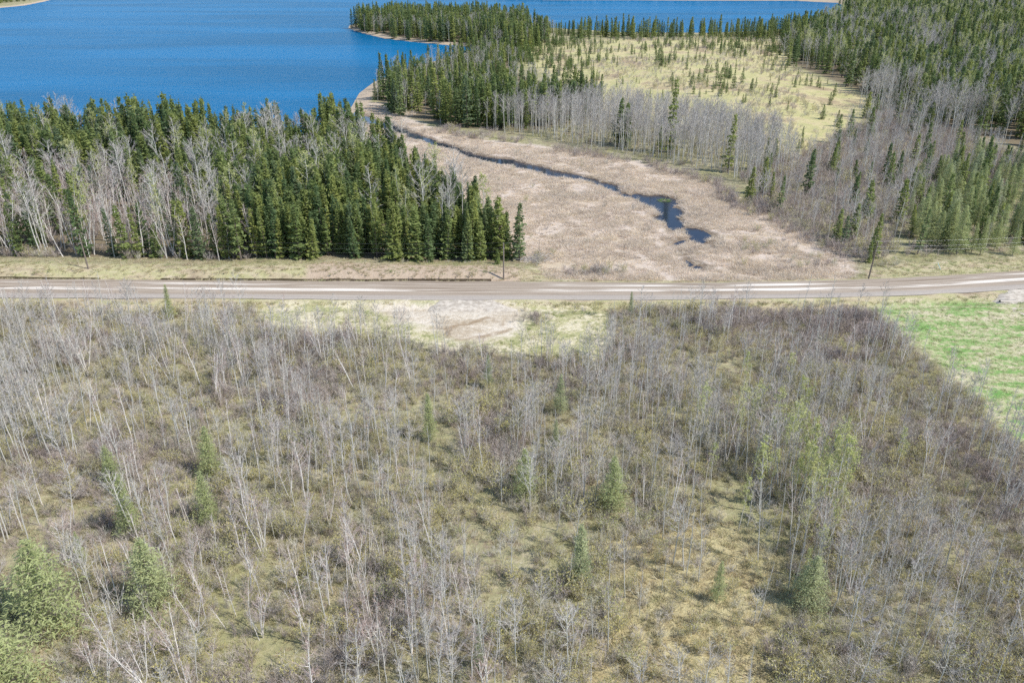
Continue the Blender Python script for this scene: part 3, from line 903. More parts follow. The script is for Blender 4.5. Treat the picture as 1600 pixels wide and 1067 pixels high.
def individual(name, row, kind, ref, label, category, group):
    x, y, z, h, pick, rz, rx_, ry_, _, _ = row
    tr, cr, whole = KIND[kind][pick]
    s = h / ref; w = s * WID(s, kind) * (0.74 + 0.48 * ((x * 7.31 + y * 3.17) % 1.0))
    if cr is None:
        o = link(name, tr, None, label=label, category=category, group=group)
    else:
        o = link(name, None, None, label=label, category=category, group=group)
        o.empty_display_size = 0.3
        link('trunk', tr, o); link('crown', cr, o)
    o.location = (x, y, z); o.rotation_euler = (ry_, rx_, rz); o.scale = (w, w, s)
    return o


def individuals_then_mass(plants, limit):
    """the ones that show largest first; the rest go to a mass"""
    rows = plants.rows
    a = np.array([q[:4] for q in rows])
    u, v, d = proj(a[:, 0], a[:, 1], a[:, 2] + a[:, 3] * 0.6)
    seen = (u > 5) & (u < 1595) & (v > 3) & (v < 1060)
    score = a[:, 3] / d * np.where(seen, 1, 0) + np.array([100.0 if q[9] else 0 for q in rows])
    order = np.argsort(-score)
    pick = [i for i in order[:limit] if score[i] > 0]
    sel = set(pick)
    return [rows[i] for i in pick], [rows[i] for i in range(len(rows)) if i not in sel]


# ---- conifers
SP = Plants(); r = np.random.default_rng(31)


def conifer_fill(poly, dens, seed, h0, h1, tag, thin=None, pl=SP, kinds=7, lake=-2.5):
    x, y = scatter(poly, dens, seed)
    k = clear_of_water(x, y, 5.0, lake)
    if thin is not None: k &= thin(x, y) > r.random(len(x))
    x, y = x[k], y[k]
    hh = r.uniform(h0, h1, len(x)) * (0.75 + 0.5 * noise(x, y, 16, 12))
    if tag == 'west': hh *= 0.70 + 0.30 * smooth(140, 230, y) * np.where(r.random(len(x)) < 0.18, 0.6, 1)
    pl.add(x, y, hh, kinds, tag, r, 0.022)


in_birch = lambda x, y: smooth(-8, 10, sdf(BIRCH_W, x, y))
conifer_fill(SPRUCE_W, 0.15, 41, 12.0, 17.5, 'west', lambda x, y: (1 - 0.84 * in_birch(x, y)) * (0.45 + 0.75 * smooth(0.30, 0.5, fbm(x, y, 26, 21))))
FRONT = PP([(400, 409), (600, 410), (829, 410), (804, 396), (756, 369), (700, 330), (680, 340), (740, 380), (760, 392), (600, 393), (400, 393)])
FLANK = PP([(690, 326), (756, 370), (803, 396), (828, 409), (740, 409), (680, 365)])
conifer_fill(FLANK, 0.10, 53, 11, 16, 'west')
conifer_fill(FRONT, 0.13, 50, 11.5, 17, 'west', lambda x, y: 0.0 * x + 1)
BAY_FRONT = PP([(590, 158), (640, 184), (700, 198), (770, 206), (840, 204), (945, 182), (930, 172), (840, 182), (760, 184), (690, 176), (610, 150)])
conifer_fill(BAY_FRONT, 0.060, 42, 13, 19, 'bay', lambda x, y: 0.30 + 0.75 * smooth(0.38, 0.5, fbm(x, y, 24, 23)))
conifer_fill(SPRUCE_BAY, 0.050, 52, 7, 12.5, 'bay', lambda x, y: (sdf(BAY_FRONT, x, y) < 0) * (0.30 + 0.75 * smooth(0.40, 0.52, fbm(x, y, 34, 28))))
conifer_fill(PENINSULA, 0.036, 43, 14, 19, 'peninsula', lambda x, y: 0.4 + 0.6 * smooth(0.35, 0.5, fbm(x, y, 36, 24)))
conifer_fill(NORTH_LINE, 0.03, 44, 8, 15, 'north')
conifer_fill(FOREST_E, 0.034, 45, 13, 19, 'east', lambda x, y: (0.35 + 0.75 * smooth(0.38, 0.5, fbm(x, y, 60, 26))) * np.clip(550 / y, 0.25, 1))
conifer_fill(GREY_E, 0.006, 46, 7, 12, 'grey')
conifer_fill(LARCH_E, 0.016, 47, 7, 11, 'larchstand')

# far shores out of and at the top of the frame
FAR_SHORE = np.array([(-1500.0, 2150), (2000, 2150), (2000, 2350), (-1500, 2350)])
conifer_fill(FAR_SHORE, 0.004, 48, 12, 18, 'far')
NW_SHORE = PP([(-250, 14), (-30, 9), (40, 3), (70, -4), (60, -8), (-250, -8)])
conifer_fill(NW_SHORE, 0.012, 51, 11, 16, 'far', lake=-10)
NE_SHORE = PP([(780, -0.5), (900, 0), (1100, 0), (1290, 1), (1330, -6), (1100, -9), (780, -9)])
conifer_fill(NE_SHORE, 0.008, 49, 12, 18, 'far', lake=-6)


def one(u, v, top, z=0.0):
    """survey of one tree: foot at (u, v), tip at height 'top' of the picture -> position and height"""
    x, y = P(u, v, z)
    zz = float(height(np.array([x]), np.array([y]))[0])
    x, y = P(u, v, zz)
    b = (top - 533.5) / FPX
    # z where the sight line through 'top' crosses the vertical plane at y
    t = y / (CT - b * ST)
    return x, y, zz, CAM_H + t * (-ST - b * CT) - zz


LONE = []       # (name, kind, u, v, top, pick, label)
for u, v, top, pk, lab in [
    (966, 226, 152, 1, 'dark spruce standing left in the tight pair amid bare aspens'),
    (977, 230, 160, 0, 'dark spruce standing right in the tight pair amid bare aspens'),
    (1046, 238, 120, 1, 'tallest lone spruce rising above the bare aspens'),
    (1030, 240, 196, 5, 'short dark spruce at the foot of the tallest lone spruce'),
    (1137, 270, 178, 3, 'lone slim spruce at the right end of the bare aspen belt'),
    (1357, 410, 376, 2, 'small bushy spruce beside the roadside pole at the marsh corner'),
    (925, 168, 110, 4, 'dark spruce above the aspen belt, left of three close together'),
    (938, 168, 116, 3, 'dark spruce above the aspen belt, right of three close together'),
    (895, 166, 100, 1, 'tall narrow spruce at the edge of the straw meadow above the aspens'),
    (879, 166, 104, 6, 'broad spruce left of the tall narrow one above the aspens'),
    (560, 43, 6, 0, 'spruce at the very tip of the sandy peninsula'),
    (1262, 285, 238, 5, 'thin spruce in the grey brush right of the lone slim spruce'),
    (1300, 268, 225, 3, 'thin dark spruce among grey bare trees below the straw meadow'),
    (1357, 285, 252, 2, 'low round spruce in the grey brush behind the marsh'),
    (1400, 290, 235, 4, 'dark spruce at the left edge of the larch stand'),
    (246, 402, 350, 2, 'bushy yellow green spruce among white birches beside the road bank'),
    (778, 413, 388, 2, 'small young spruce behind the pole at the end of the bare bank')]:
    x, y, z, hh = one(u, v, top)
    LONE.append(('spruce_tree', 'spruce', (x, y, z, max(3, hh), pk, r.random() * 6.28, 0, 0, 'lone', True), lab, 'spruce', 'spruces standing apart'))

sel, rest = individuals_then_mass(SP, 283)


def near_landmark(q, marks):
    u, v, _ = proj(np.array(q[0]), np.array(q[1]), q[2])
    best = min(marks, key=lambda m_: ((m_[0] - u) ** 2 + ((m_[1] - v) * 1.6) ** 2))
    du, dv = float(u) - best[0], float(v) - best[1]
    if abs(du) > abs(dv) * 1.3: w_ = 'right of' if du > 0 else 'left of'
    else: w_ = 'in front of' if dv > 0 else 'behind'
    return w_, best[2]


WEST_MARKS = [(246, 380, 'the bushy yellow spruce'), (139, 405, 'the far left pole'), (787, 410, 'the bank pole'), (826, 400, 'the marsh corner'), (400, 400, 'the grassy bank'), (593, 405, 'the pale bank stakes'),
              (690, 405, 'the dark bank stakes'), (700, 240, 'the upper creek'), (560, 180, 'the bay shore'), (100, 195, 'the left lake shore'), (350, 205, 'the middle lake shore'), (480, 300, 'the heart of the stand'),
              (30, 330, 'the left edge of view'), (650, 320, 'the marsh side ranks')]


FAR_MARKS = [(895, 150, 'the tall narrow spruce'), (1046, 200, 'the tallest lone spruce'), (970, 215, 'the tight spruce pair'), (1137, 250, 'the lone slim spruce'), (1236, 100, 'the dark forest corner'), (1310, 70, 'the lakeside grove'),
             (1360, 155, 'the meadow tip'), (1500, 60, 'the upper right groves'), (1560, 200, 'the right edge forest'), (1430, 190, 'the grey forest front'), (600, 55, 'the peninsula tip'), (700, 68, 'the bay end'), (600, 155, 'the sandy spit'),
             (690, 190, 'the bay stand corner'), (800, 200, 'the aspen belt end'), (840, 60, 'the meadow corner'), (1357, 405, 'the marsh corner pole'), (1400, 280, 'the larch stand edge'), (1290, 330, 'the marsh brush'), (1520, 330, 'the larch stand')]


def west_label(q):
    u, v, d = proj(np.array(q[0]), np.array(q[1]), q[2])
    u, v = float(u), float(v)
    tag = q[8]
    if tag == 'west':
        w_, lm = near_landmark(q, WEST_MARKS)
        row = 'front row' if v > 385 else 'second rank' if v > 345 else 'middle' if v > 290 else 'back'
        size = 'tall' if q[3] > 15 else 'short' if q[3] < 9.5 else 'mid-sized'
        return f'{size} spruce, {row} of the roadside stand, {w_} {lm}', 'spruces in the dense roadside stand'
    w_, lm = near_landmark(q, FAR_MARKS)
    size = 'tall' if q[3] > 15 else 'short' if q[3] < 9.5 else 'mid-sized'
    return {'bay': (f'{size} spruce of the bay stand {w_} {lm}', 'spruces by the bay'),
            'grey': (f'{size} spruce in the grey brush {w_} {lm}', 'spruces in grey brush'),
            'larchstand': (f'{size} dark spruce mixed into the larch stand {w_} {lm}', 'spruces in the larch stand'),
            'east': (f'{size} spruce of the right hand forest {w_} {lm}', 'spruces of the right hand forest'),
            'peninsula': (f'{size} spruce on the peninsula {w_} {lm}', 'spruces on the peninsula')}.get(tag, (f'{size} spruce along the far water {w_} {lm}', 'spruces along the far water'))


for q in sel:
    lab, grp = west_label(q)
    individual('spruce_tree', q, 'spruce', 10, lab, 'spruce', grp)
instancer('spruce_forest', rest, 'spruce', 10, '', label='dense dark spruce forest reaching back to the lake shores', category='forest')

# ---- young conifers on the meadow
YC = Plants()
x, y = scatter(MEADOW, 0.018, 61)
u, v, d = proj(x, y)
k = (r.random(len(x)) < np.clip(1.1 - (v - 60) / 130, 0.12, 1) * (0.10 + 1.6 * smooth(0.48, 0.62, fbm(x, y, 22, 27)))) & clear_of_water(x, y)
x, y = x[k], y[k]
YC.add(x, y, r.uniform(1.8, 6.0, len(x)), 3, 'meadow', r, 0.01)
for cu, cv, ru, rv, n in ((815, 88, 40, 14, 110), (880, 70, 40, 8, 60), (900, 105, 40, 14, 30), (1040, 105, 14, 5, 14), (1100, 80, 80, 10, 50), (1130, 130, 40, 14, 16), (1220, 80, 20, 10, 30)):
    pts = np.array([P(a, max(50, b_)) for a, b_ in zip(r.normal(cu, ru * 0.6, n), r.normal(cv, rv * 0.6, n))])
    pts = pts[clear_of_water(pts[:, 0], pts[:, 1])]
    YC.add(pts[:, 0], pts[:, 1], r.uniform(3.0, 8.5, len(pts)), 3, 'meadow', r, 0.01)
ysel, yrest = individuals_then_mass(YC, 300)


MEADOW_MARKS = [(895, 100, 'the tall narrow spruce above the aspens'), (1046, 150, 'the tallest lone spruce'), (1236, 100, 'the dark forest corner'), (1137, 190, 'the lone slim spruce'),
                (1360, 155, 'the meadow\'s right hand tip'), (850, 62, 'the peninsula neck'), (790, 80, 'the bay end'), (820, 100, 'the bay end spruces'), (870, 85, 'the meadow corner near the peninsula'), (1050, 62, 'the back lake tree line'), (1180, 62, 'the right end of the back tree line')]
for q in ysel:
    w_, lm = near_landmark(q, MEADOW_MARKS)
    size = 'tiny' if q[3] < 2.6 else 'small' if q[3] < 3.8 else 'larger'
    individual('young_conifer', q, 'young', 10, f'{size} young meadow conifer {w_} {lm}', 'young conifer', 'young conifers on the straw meadow')
instancer('young_conifers_beyond', yrest, 'young', 10, '', label='young conifers thinly sown over the far meadow', category='young conifers')

for nm, kd, row, lab, cat, grp in LONE:
    individual(nm, row, kd, 10, lab, cat, grp)

# ---- larches
r = np.random.default_rng(32)
for u, v, top, wide, pk, lab in [
    (763, 606, 553, 0.8, 0, 'slim bright green larch just below the sandy clearing'),
    (672, 690, 614, 0.7, 2, 'narrow green larch left of centre among bare aspens'),
    (875, 648, 583, 0.8, 0, 'green larch right of centre in the bare wood'),
    (868, 700, 655, 0.8, 2, 'small larch in front of the green larch right of centre'),
    (820, 780, 700, 1.15, 1, 'broad green larch casting a dark shadow at the centre of the wood'),
    (955, 800, 712, 1.1, 1, 'dull green larch right of the broad central larch'),
    (180, 765, 694, 0.8, 0, 'bright larch in the upper left wood amid pale stems'),
    (333, 745, 665, 1.0, 1, 'grey green larch in the left wood, rear one of two'),
    (328, 822, 735, 1.0, 0, 'green larch in the left wood, front one of two'),
    (205, 835, 742, 0.8, 2, 'dull bluish larch behind the dense pale stems at left'),
    (245, 955, 840, 1.15, 1, 'broad pale green larch in the lower left wood'),
    (85, 985, 842, 1.3, 1, 'largest pale larch in the lower left wood'),
    (15, 1090, 955, 1.25, 1, 'bright larch cut by the lower left corner'),
    (5, 965, 885, 1.1, 0, 'yellowish larch at the left edge above the corner larch'),
    (905, 915, 818, 0.9, 2, 'dull larch beside the straw opening, left of it'),
    (1120, 940, 875, 0.8, 0, 'small larch standing alone in the straw opening'),
    (1263, 948, 868, 1.25, 1, 'round green larch at the right edge of the straw opening'),
    (750, 1045, 975, 0.8, 2, 'small larch at the bottom centre'),
    (130, 880, 830, 0.8, 2, 'little larch behind the largest pale larch'),
    (268, 500, 444, 0.6, 2, 'thin larch overlapping the road on the left'),
    (985, 492, 455, 0.7, 2, 'tiny larch at the road edge right of the clearing')]:
    x, y, z, hh = one(u, v, top)
    o = individual('larch_tree', (x, y, z, hh, pk, r.random() * 6.28, 0, 0, 'larch', True), 'larch', 10, lab, 'larch', 'larches in the bare wood')
    o.scale = (o.scale[0] * wide * 1.25, o.scale[1] * wide * 1.25, o.scale[2])
LA = Plants()
x, y = scatter(LARCH_E, 0.040, 71)
k = clear_of_water(x, y, 8.0)
x, y = x[k], y[k]
LA.add(x, y, r.uniform(6.5, 11, len(x)), 3, 'larchstand', r, 0.015)
lsel, lrest = individuals_then_mass(LA, 250)
for q in lsel:
    u, v, _ = proj(np.array(q[0]), np.array(q[1]), q[2])
    row = 'front row by the road' if v > 380 else 'middle' if v > 320 else 'back'
    side = 'left end' if u < 1445 else 'left of centre' if u < 1480 else 'centre' if u < 1520 else 'right of centre' if u < 1560 else 'right end'
    individual('larch_tree', q, 'larch', 10, f'{"tall" if q[3] > 9.7 else "short" if q[3] < 7.8 else "mid-sized"} green larch, {row} of the larch stand, {side}', 'larch', 'larches of the roadside stand')
instancer('larch_stand', lrest, 'larch', 10, '', label='fresh green larches beyond the right hand roadside', category='larch stand')

# ---- bare broadleaf trees
r = np.random.default_rng(33)
WOOD = PP([(-260, 469), (400, 470), (1000, 471), (1330, 472), (1400, 520), (1500, 600), (1570, 670), (1650, 720), (1860, 800), (1860, 1240), (-260, 1240)])
AS, BI, LF = Plants(), Plants(), Plants()


def fg_ok(x, y, clr=0.0, road=6.0):
    return (sdf(CLEARING, x, y) < clr) & (np.abs(road_d(x, y)) > road) & (sdf(FIELD, x, y) < (fbm(x, y, 5, 97) - 0.5) * 9)


x, y = scatter(WOOD, 0.44, 81)
u, v, d = proj(x, y)


def blob(u, v, cu, cv, ru, rv): return np.exp(-(((u - cu) / ru) ** 2 + ((v - cv) / rv) ** 2))


dens = 0.36 + 0.75 * blob(u, v, 130, 600, 330, 90) + 0.6 * blob(u, v, 120, 790, 180, 90) + 0.8 * blob(u, v, 1040, 620, 110, 60) + 0.9 * blob(u, v, 1210, 800, 130, 110) \
    + 0.55 * blob(u, v, 1450, 800, 220, 230) + 0.35 * blob(u, v, 560, 650, 200, 90) + 0.35 * blob(u, v, 650, 950, 160, 120) + 0.3 * blob(u, v, 900, 720, 200, 100)
dens *= 0.25 + 1.3 * smooth(0.43, 0.58, fbm(x, y, 9, 70))
dens *= 1 - 0.85 * smooth(-2, 4, sdf(DRY, x, y))
for lu, lv, lh in [(763, 606, 53), (672, 690, 76), (875, 648, 65), (868, 700, 45), (820, 780, 80), (955, 800, 88), (180, 765, 71), (333, 745, 80), (328, 822, 87), (205, 835, 93), (245, 955, 115), (85, 985, 143), (905, 915, 97), (1120, 940, 65), (1263, 948, 80)]:
    dens = np.where((np.abs(u - lu) < lh * 0.33) & (v > lv - 6) & (v < lv + 0.9 * lh), dens * 0.2, dens)     # fewer stems in front of the named larches, so they show
k = (r.random(len(x)) < dens * 0.75) & fg_ok(x, y)
x, y, u, v = x[k], y[k], u[k], v[k]
hh = r.uniform(4.0, 8.3, len(x)) + 2.2 * blob(u, v, 1210, 800, 150, 130) + 1.5 * blob(u, v, 120, 720, 240, 140)
pb = np.clip(0.12 + 0.85 * blob(u, v, 330, 980, 330, 170) + 0.2 * blob(u, v, 500, 600, 200, 100), 0, 1)
isb = r.random(len(x)) < pb
isl = (~isb) & (r.random(len(x)) < 0.65 * blob(u, v, 1240, 780, 120, 110))
AS.add(x[~isb & ~isl], y[~isb & ~isl], hh[~isb & ~isl], 8, 'wood', r, 0.045)
BI.add(x[isb], y[isb], hh[isb] * 0.95, 5, 'wood', r, 0.07)
LF.add(x[isl], y[isl], hh[isl], 3, 'wood', r, 0.04)

# birches along the left roadside stand, aspens through the spruces, the aspen belt, the grey wood and the forest on the right
x, y = scatter(BIRCH_W, 0.075, 82)
k = clear_of_water(x, y, 7.0); x, y = x[k], y[k]
BI.add(x, y, r.uniform(8, 12.5, len(x)), 5, 'roadside', r, 0.07, -0.05)
for poly, dn, h0, h1, tag, sd_ in ((SPRUCE_W, 0.016, 13, 18, 'west', 83), (ASPEN_BELT, 0.17, 9, 14, 'belt', 84), (GREY_E, 0.075, 6, 10, 'grey', 85), (FOREST_E, 0.006, 12, 17, 'east', 86),
                                   (SPRUCE_BAY, 0.010, 9, 13, 'bay', 87), (PENINSULA, 0.012, 11, 16, 'peninsula', 88), (LARCH_E, 0.012, 5, 8, 'grey', 89)):
    x, y = scatter(poly, dn, sd_)
    k = clear_of_water(x, y, 8.0)
    if tag == 'west': k &= r.random(len(x)) < 0.4 + 0.9 * smooth(0.52, 0.62, fbm(x, y, 30, 75))
    if tag == 'grey': k &= r.random(len(x)) < 0.45 + 0.8 * smooth(0.4, 0.6, fbm(x, y, 14, 76))
    x, y = x[k], y[k]
    AS.add(x, y, r.uniform(h0, h1, len(x)), 8 if tag in ('belt', 'grey') else 5, tag, r, 0.03)
# grey aspen groves in the eastern forest
for cu, cv, ru, rv, n in ((1312, 74, 36, 24, 150), (1400, 62, 34, 18, 110), (1440, 95, 26, 14, 70), (1560, 34, 60, 14, 130), (1500, 26, 40, 10, 90), (1510, 150, 60, 20, 60), (1400, 165, 40, 14, 60), (1500, 205, 60, 14, 60)):
    uu = r.normal(cu, ru * 0.6, n); vv = np.clip(r.normal(cv, rv * 0.6, n), 3, 400)
    pts = np.array([P(a, b_) for a, b_ in zip(uu, vv)])
    AS.add(pts[:, 0], pts[:, 1], r.uniform(12, 18, n), 5, 'east', r, 0.03)
# opening leaves here and there
for poly, dn, h0, h1, tag, sd_ in ((SPRUCE_W, 0.0045, 13, 17, 'west', 90), (FOREST_E, 0.004, 14, 18, 'east', 91)):
    x, y = scatter(poly, dn, sd_)
    k = clear_of_water(x, y, 8.0); x, y = x[k], y[k]
    LF.add(x, y, r.uniform(h0, h1, len(x)), 3, tag, r, 0.03)

WOOD_MARKS = [(763, 580, 'the slim larch below the clearing'), (672, 650, 'the narrow larch left of centre'), (875, 620, 'the larch right of centre'), (820, 740, 'the broad central larch'),
              (955, 755, 'the dull larch right of centre'), (180, 730, 'the bright upper left larch'), (330, 705, 'the grey green larch at left'), (328, 780, 'the front larch of the left pair'),
              (245, 900, 'the broad lower left larch'), (85, 915, 'the largest lower left larch'), (30, 1020, 'the corner larch'), (905, 870, 'the dull larch by the straw opening'),
              (1120, 910, 'the lone larch in the straw opening'), (1263, 910, 'the round larch by the straw opening'), (750, 1010, 'the small larch at bottom centre'), (268, 475, 'the thin larch overlapping the road'),
              (700, 520, 'the sandy clearing'), (950, 540, 'the green patch right of the clearing'), (450, 500, 'the grassy left end of the clearing'), (1450, 560, 'the field edge'),
              (1560, 680, 'the lower corner of the field'), (1500, 1000, 'the lower right corner thicket'), (1400, 800, 'the thicket at right'), (1240, 740, 'the leafing aspen grove'), (480, 960, 'the white birches near bottom left'),
              (60, 560, 'the dense pale stems at upper left'), (1150, 500, 'the beige brush below the road')]
PLACE = {'belt': 'in the aspen belt', 'grey': 'in the grey brush', 'east': 'in the right forest', 'bay': 'in the bay stand', 'peninsula': 'on the peninsula'}


def bare_label(q, kind, tones):
    size = tones[0] if q[3] < 6.6 else tones[1] if q[3] < 8.6 else tones[2]
    if q[8] == 'wood':
        w_, lm = near_landmark(q, WOOD_MARKS)
        return f'{size} {kind} {w_} {lm}', f'{kind} trees in the foreground wood'
    if q[8] in ('roadside', 'west'):
        w_, lm = near_landmark(q, WEST_MARKS)
        return f'{size} {kind} in the roadside stand {w_} {lm}', f'{kind} trees in the roadside stand'
    w_, lm = near_landmark(q, FAR_MARKS)
    return f'{size} {kind} {PLACE[q[8]]} {w_} {lm}', f'{kind}s {PLACE[q[8]]}'


for pl, nm, kind, word, tones, cat, lim in ((AS, 'aspen_tree', 'aspen', 'bare grey aspen', ('short', 'mid-sized', 'tall'), 'aspen', 300), (BI, 'birch_tree', 'birch', 'bare white birch', ('short', 'mid-sized', 'tall'), 'birch', 300),
                                            (LF, 'leafing_aspen_tree', 'leafing', 'leafing aspen', ('short', 'mid-sized', 'tall'), 'aspen', 200)):
    s_, rest = individuals_then_mass(pl, lim)
    print(nm, len(s_), len(rest))
    for q in s_:
        lab, grp = bare_label(q, word, tones)
        individual(nm, q, kind, 10, lab, cat, grp)
    instancer(nm.replace('_tree', '_woods'), rest, kind, 10, '', label=f'{word} trees massed through the far woods', category=cat + ' woods')

# ---- shrubs
r = np.random.default_rng(34)
SH = Plants()
x, y = scatter(WOOD, 1.7, 101)
dens = 0.25 + 0.9 * smooth(0.35, 0.62, fbm(x, y, 7, 77)) + 0.25 * (x > 40)
dens *= 1 - 0.6 * smooth(-3, 3, sdf(DRY, x, y))
k = (r.random(len(x)) < dens) & fg_ok(x, y, -0.5, 4.5); x, y = x[k], y[k]
SH.add(x, y, r.uniform(0.7, 2.2, len(x)) * (0.6 + 0.7 * noise(x, y, 9, 78)), 6, 'wood', r, 0.08)
MARSH_EDGE = PP([(690, 198), (770, 210), (940, 238), (1100, 272), (1160, 305), (1230, 345), (1290, 378), (1340, 405), (1345, 415), (1290, 392), (1220, 358), (1150, 318), (1095, 285), (940, 248), (770, 222), (690, 208)])
for poly, dn, h0, h1, tag, sd_ in ((MARSH_EDGE, 0.45, 1.2, 2.6, 'edge', 102), (GREY_E, 0.32, 1.5, 3.4, 'grey', 103), (ASPEN_BELT, 0.12, 1.2, 2.4, 'belt', 104), (MEADOW, 0.10, 0.8, 2.4, 'meadow', 105), (BIRCH_W, 0.14, 1.2, 2.6, 'road', 106),
                                   (MARSH, 0.006, 0.8, 2.0, 'marsh', 107), (LARCH_E, 0.12, 1.0, 2.5, 'grey', 108)):
    x, y = scatter(poly, dn, sd_)
    k = clear_of_water(x, y, 6.0)
    if tag == 'meadow': k &= r.random(len(x)) < smooth(0.42, 0.62, fbm(x, y, 30, 79)) * 1.3
    x, y = x[k], y[k]
    SH.add(x, y, r.uniform(h0, h1, len(x)), 6, tag, r, 0.05)
# shrubs on the clearing, the verges and the marsh by the road
for cu, cv, ru, rv, n, h0, h1 in ((830, 500, 22, 8, 26, 0.7, 1.6), (410, 478, 12, 8, 8, 1.2, 2.2), (880, 480, 60, 4, 22, 0.6, 1.2), (930, 424, 40, 5, 46, 0.8, 2.0), (840, 405, 8, 8, 14, 0.8, 1.6), (1265, 410, 50, 10, 26, 0.8, 1.8), (1200, 385, 60, 12, 18, 0.8, 1.6),
                                  (60, 402, 50, 4, 40, 1.0, 2.0), (1380, 415, 20, 5, 12, 0.8, 1.4), (700, 412, 120, 3, 20, 0.5, 1.0), (1020, 490, 70, 10, 70, 1.0, 2.2), (1200, 500, 120, 14, 70, 1.0, 2.2)):
    uu = r.normal(cu, ru * 0.6, n); vv = r.normal(cv, rv * 0.6, n)
    pts = np.array([P(a, b_) for a, b_ in zip(uu, vv)])
    k = np.abs(road_d(pts[:, 0], pts[:, 1])) > 3.0
    pts = pts[k]
    SH.add(pts[:, 0], pts[:, 1], r.uniform(h0, h1, len(pts)), 6, 'spot', r, 0.05)
al = np.array([q[8] in ('edge', 'grey', 'road') for q in SH.rows])
pa = np.array([q[:2] for q in SH.rows])
ur, vr, _ = proj(pa[:, 0], pa[:, 1])
pr = 0.1 + 0.8 * smooth(0.47, 0.6, fbm(pa[:, 0], pa[:, 1], 16, 98)) + 0.6 * blob(ur, vr, 1150, 510, 260, 60) + 0.4 * blob(ur, vr, 1500, 750, 250, 200)
al = np.where(al, r.random(len(pa)) < 0.85, r.random(len(pa)) < pr * 0.7)
print('shrubs', len(SH.rows), al.sum())
AL = [q[:4] + (q[4] % 4,) + q[5:] for q, f_ in zip(SH.rows, al) if f_]
SH.rows = [q for q, f_ in zip(SH.rows, al) if not f_]
instancer('alder_thicket', AL, 'alder', 2.3, '', label='purple brown leafless alder brush along marsh edge and through the wood', category='shrubs')
instancer('shrub_thicket', SH.rows, 'shrub', 2.2, '', label='pale leafless shrub thicket filling the foreground wood floor', category='shrubs')

# ---- grass, reeds
r = np.random.default_rng(35)
TU, GT, RE = Plants(), Plants(), Plants()
x, y = scatter(WOOD, 2.4, 111)
k = (np.abs(road_d(x, y)) > 0.8) & (sdf(FIELD, x, y) < 0) & (sdf(SAND, x, y) < 0) & (r.random(len(x)) < 0.25 + 1.0 * smooth(0.4, 0.6, fbm(x, y, 6, 80)) + (sdf(DRY, x, y) > 0))
x, y = x[k], y[k]
cl = sdf(CLEARING, x, y)
TU.add(x[cl < 0], y[cl < 0], r.uniform(0.25, 0.55, (cl < 0).sum()), 4, 'g', r, 0.1)
xx, yy = x[cl >= 0], y[cl >= 0]
GT.add(xx, yy, r.uniform(0.12, 0.3, len(xx)), 3, 'g', r, 0.1)
x, y = scatter(FIELD, 1.6, 112)
k = (np.abs(road_d(x, y)) > 2); x, y = x[k], y[k]
GT.add(x, y, r.uniform(0.10, 0.28, len(x)), 3, 'g', r, 0.1)
VERGE = PP([(-260, 464), (-260, 402), (830, 408), (1330, 405), (1860, 380), (1860, 440), (1560, 470), (900, 478), (400, 476)])
x, y = scatter(VERGE, 1.6, 113)
rd = road_d(x, y)
k = (np.abs(rd) > 0.7) & (r.random(len(x)) < 0.7) & (sdf(MARSH, x, y) < 0); x, y = x[k], y[k]
g_ = r.random(len(x)) < np.where(x > 70, 0.6, 0.12)
TU.add(x[~g_], y[~g_], r.uniform(0.2, 0.5, (~g_).sum()), 4, 'g', r, 0.1)
GT.add(x[g_], y[g_], r.uniform(0.15, 0.4, g_.sum()), 3, 'g', r, 0.1)
x, y = scatter(MARSH, 2.6, 114)
c_ = creek_sd(x, y)
k = (c_ < -0.2 - 1.3 * r.random(len(x))) & (np.abs(road_d(x, y)) > 1.2) & (r.random(len(x)) < 0.2 + 1.0 * smooth(0.36, 0.5, fbm(x, y, 4, 83))); x, y = x[k], y[k]
RE.add(x, y, r.uniform(0.3, 0.7, len(x)) * (0.7 + 0.6 * noise(x, y, 7, 84)), 4, 'm', r, 0.12)
instancer('dry_grass', TU.rows, 'tuft', 0.42, '', label='dry straw coloured grass tufts over the wood floor and verges', category='grass')
instancer('green_grass', GT.rows, 'greentuft', 0.28, '', label='fresh green grass on the field, clearing and verges', category='grass')
instancer('marsh_reeds', RE.rows, 'reed', 0.55, '', label='flattened pale beige reeds covering the marsh', category='reeds')
print('tufts', len(TU.rows), len(GT.rows), len(RE.rows))

# ------------------------------------------------------------------ things: poles, wires, stakes, snags
r = np.random.default_rng(36)
wood_m = M['pole']
m_wire, _, _, bw = mat('wire_metal'); bw.inputs['Base Color'].default_value = (0.45, 0.46, 0.48, 1); bw.inputs['Metallic'].default_value = 0.6; bw.inputs['Roughness'].default_value = 0.45
m_ins, _, _, bi = mat('insulator'); bi.inputs['Base Color'].default_value = (0.35, 0.36, 0.36, 1); bi.inputs['Roughness'].default_value = 0.3
POLES = []


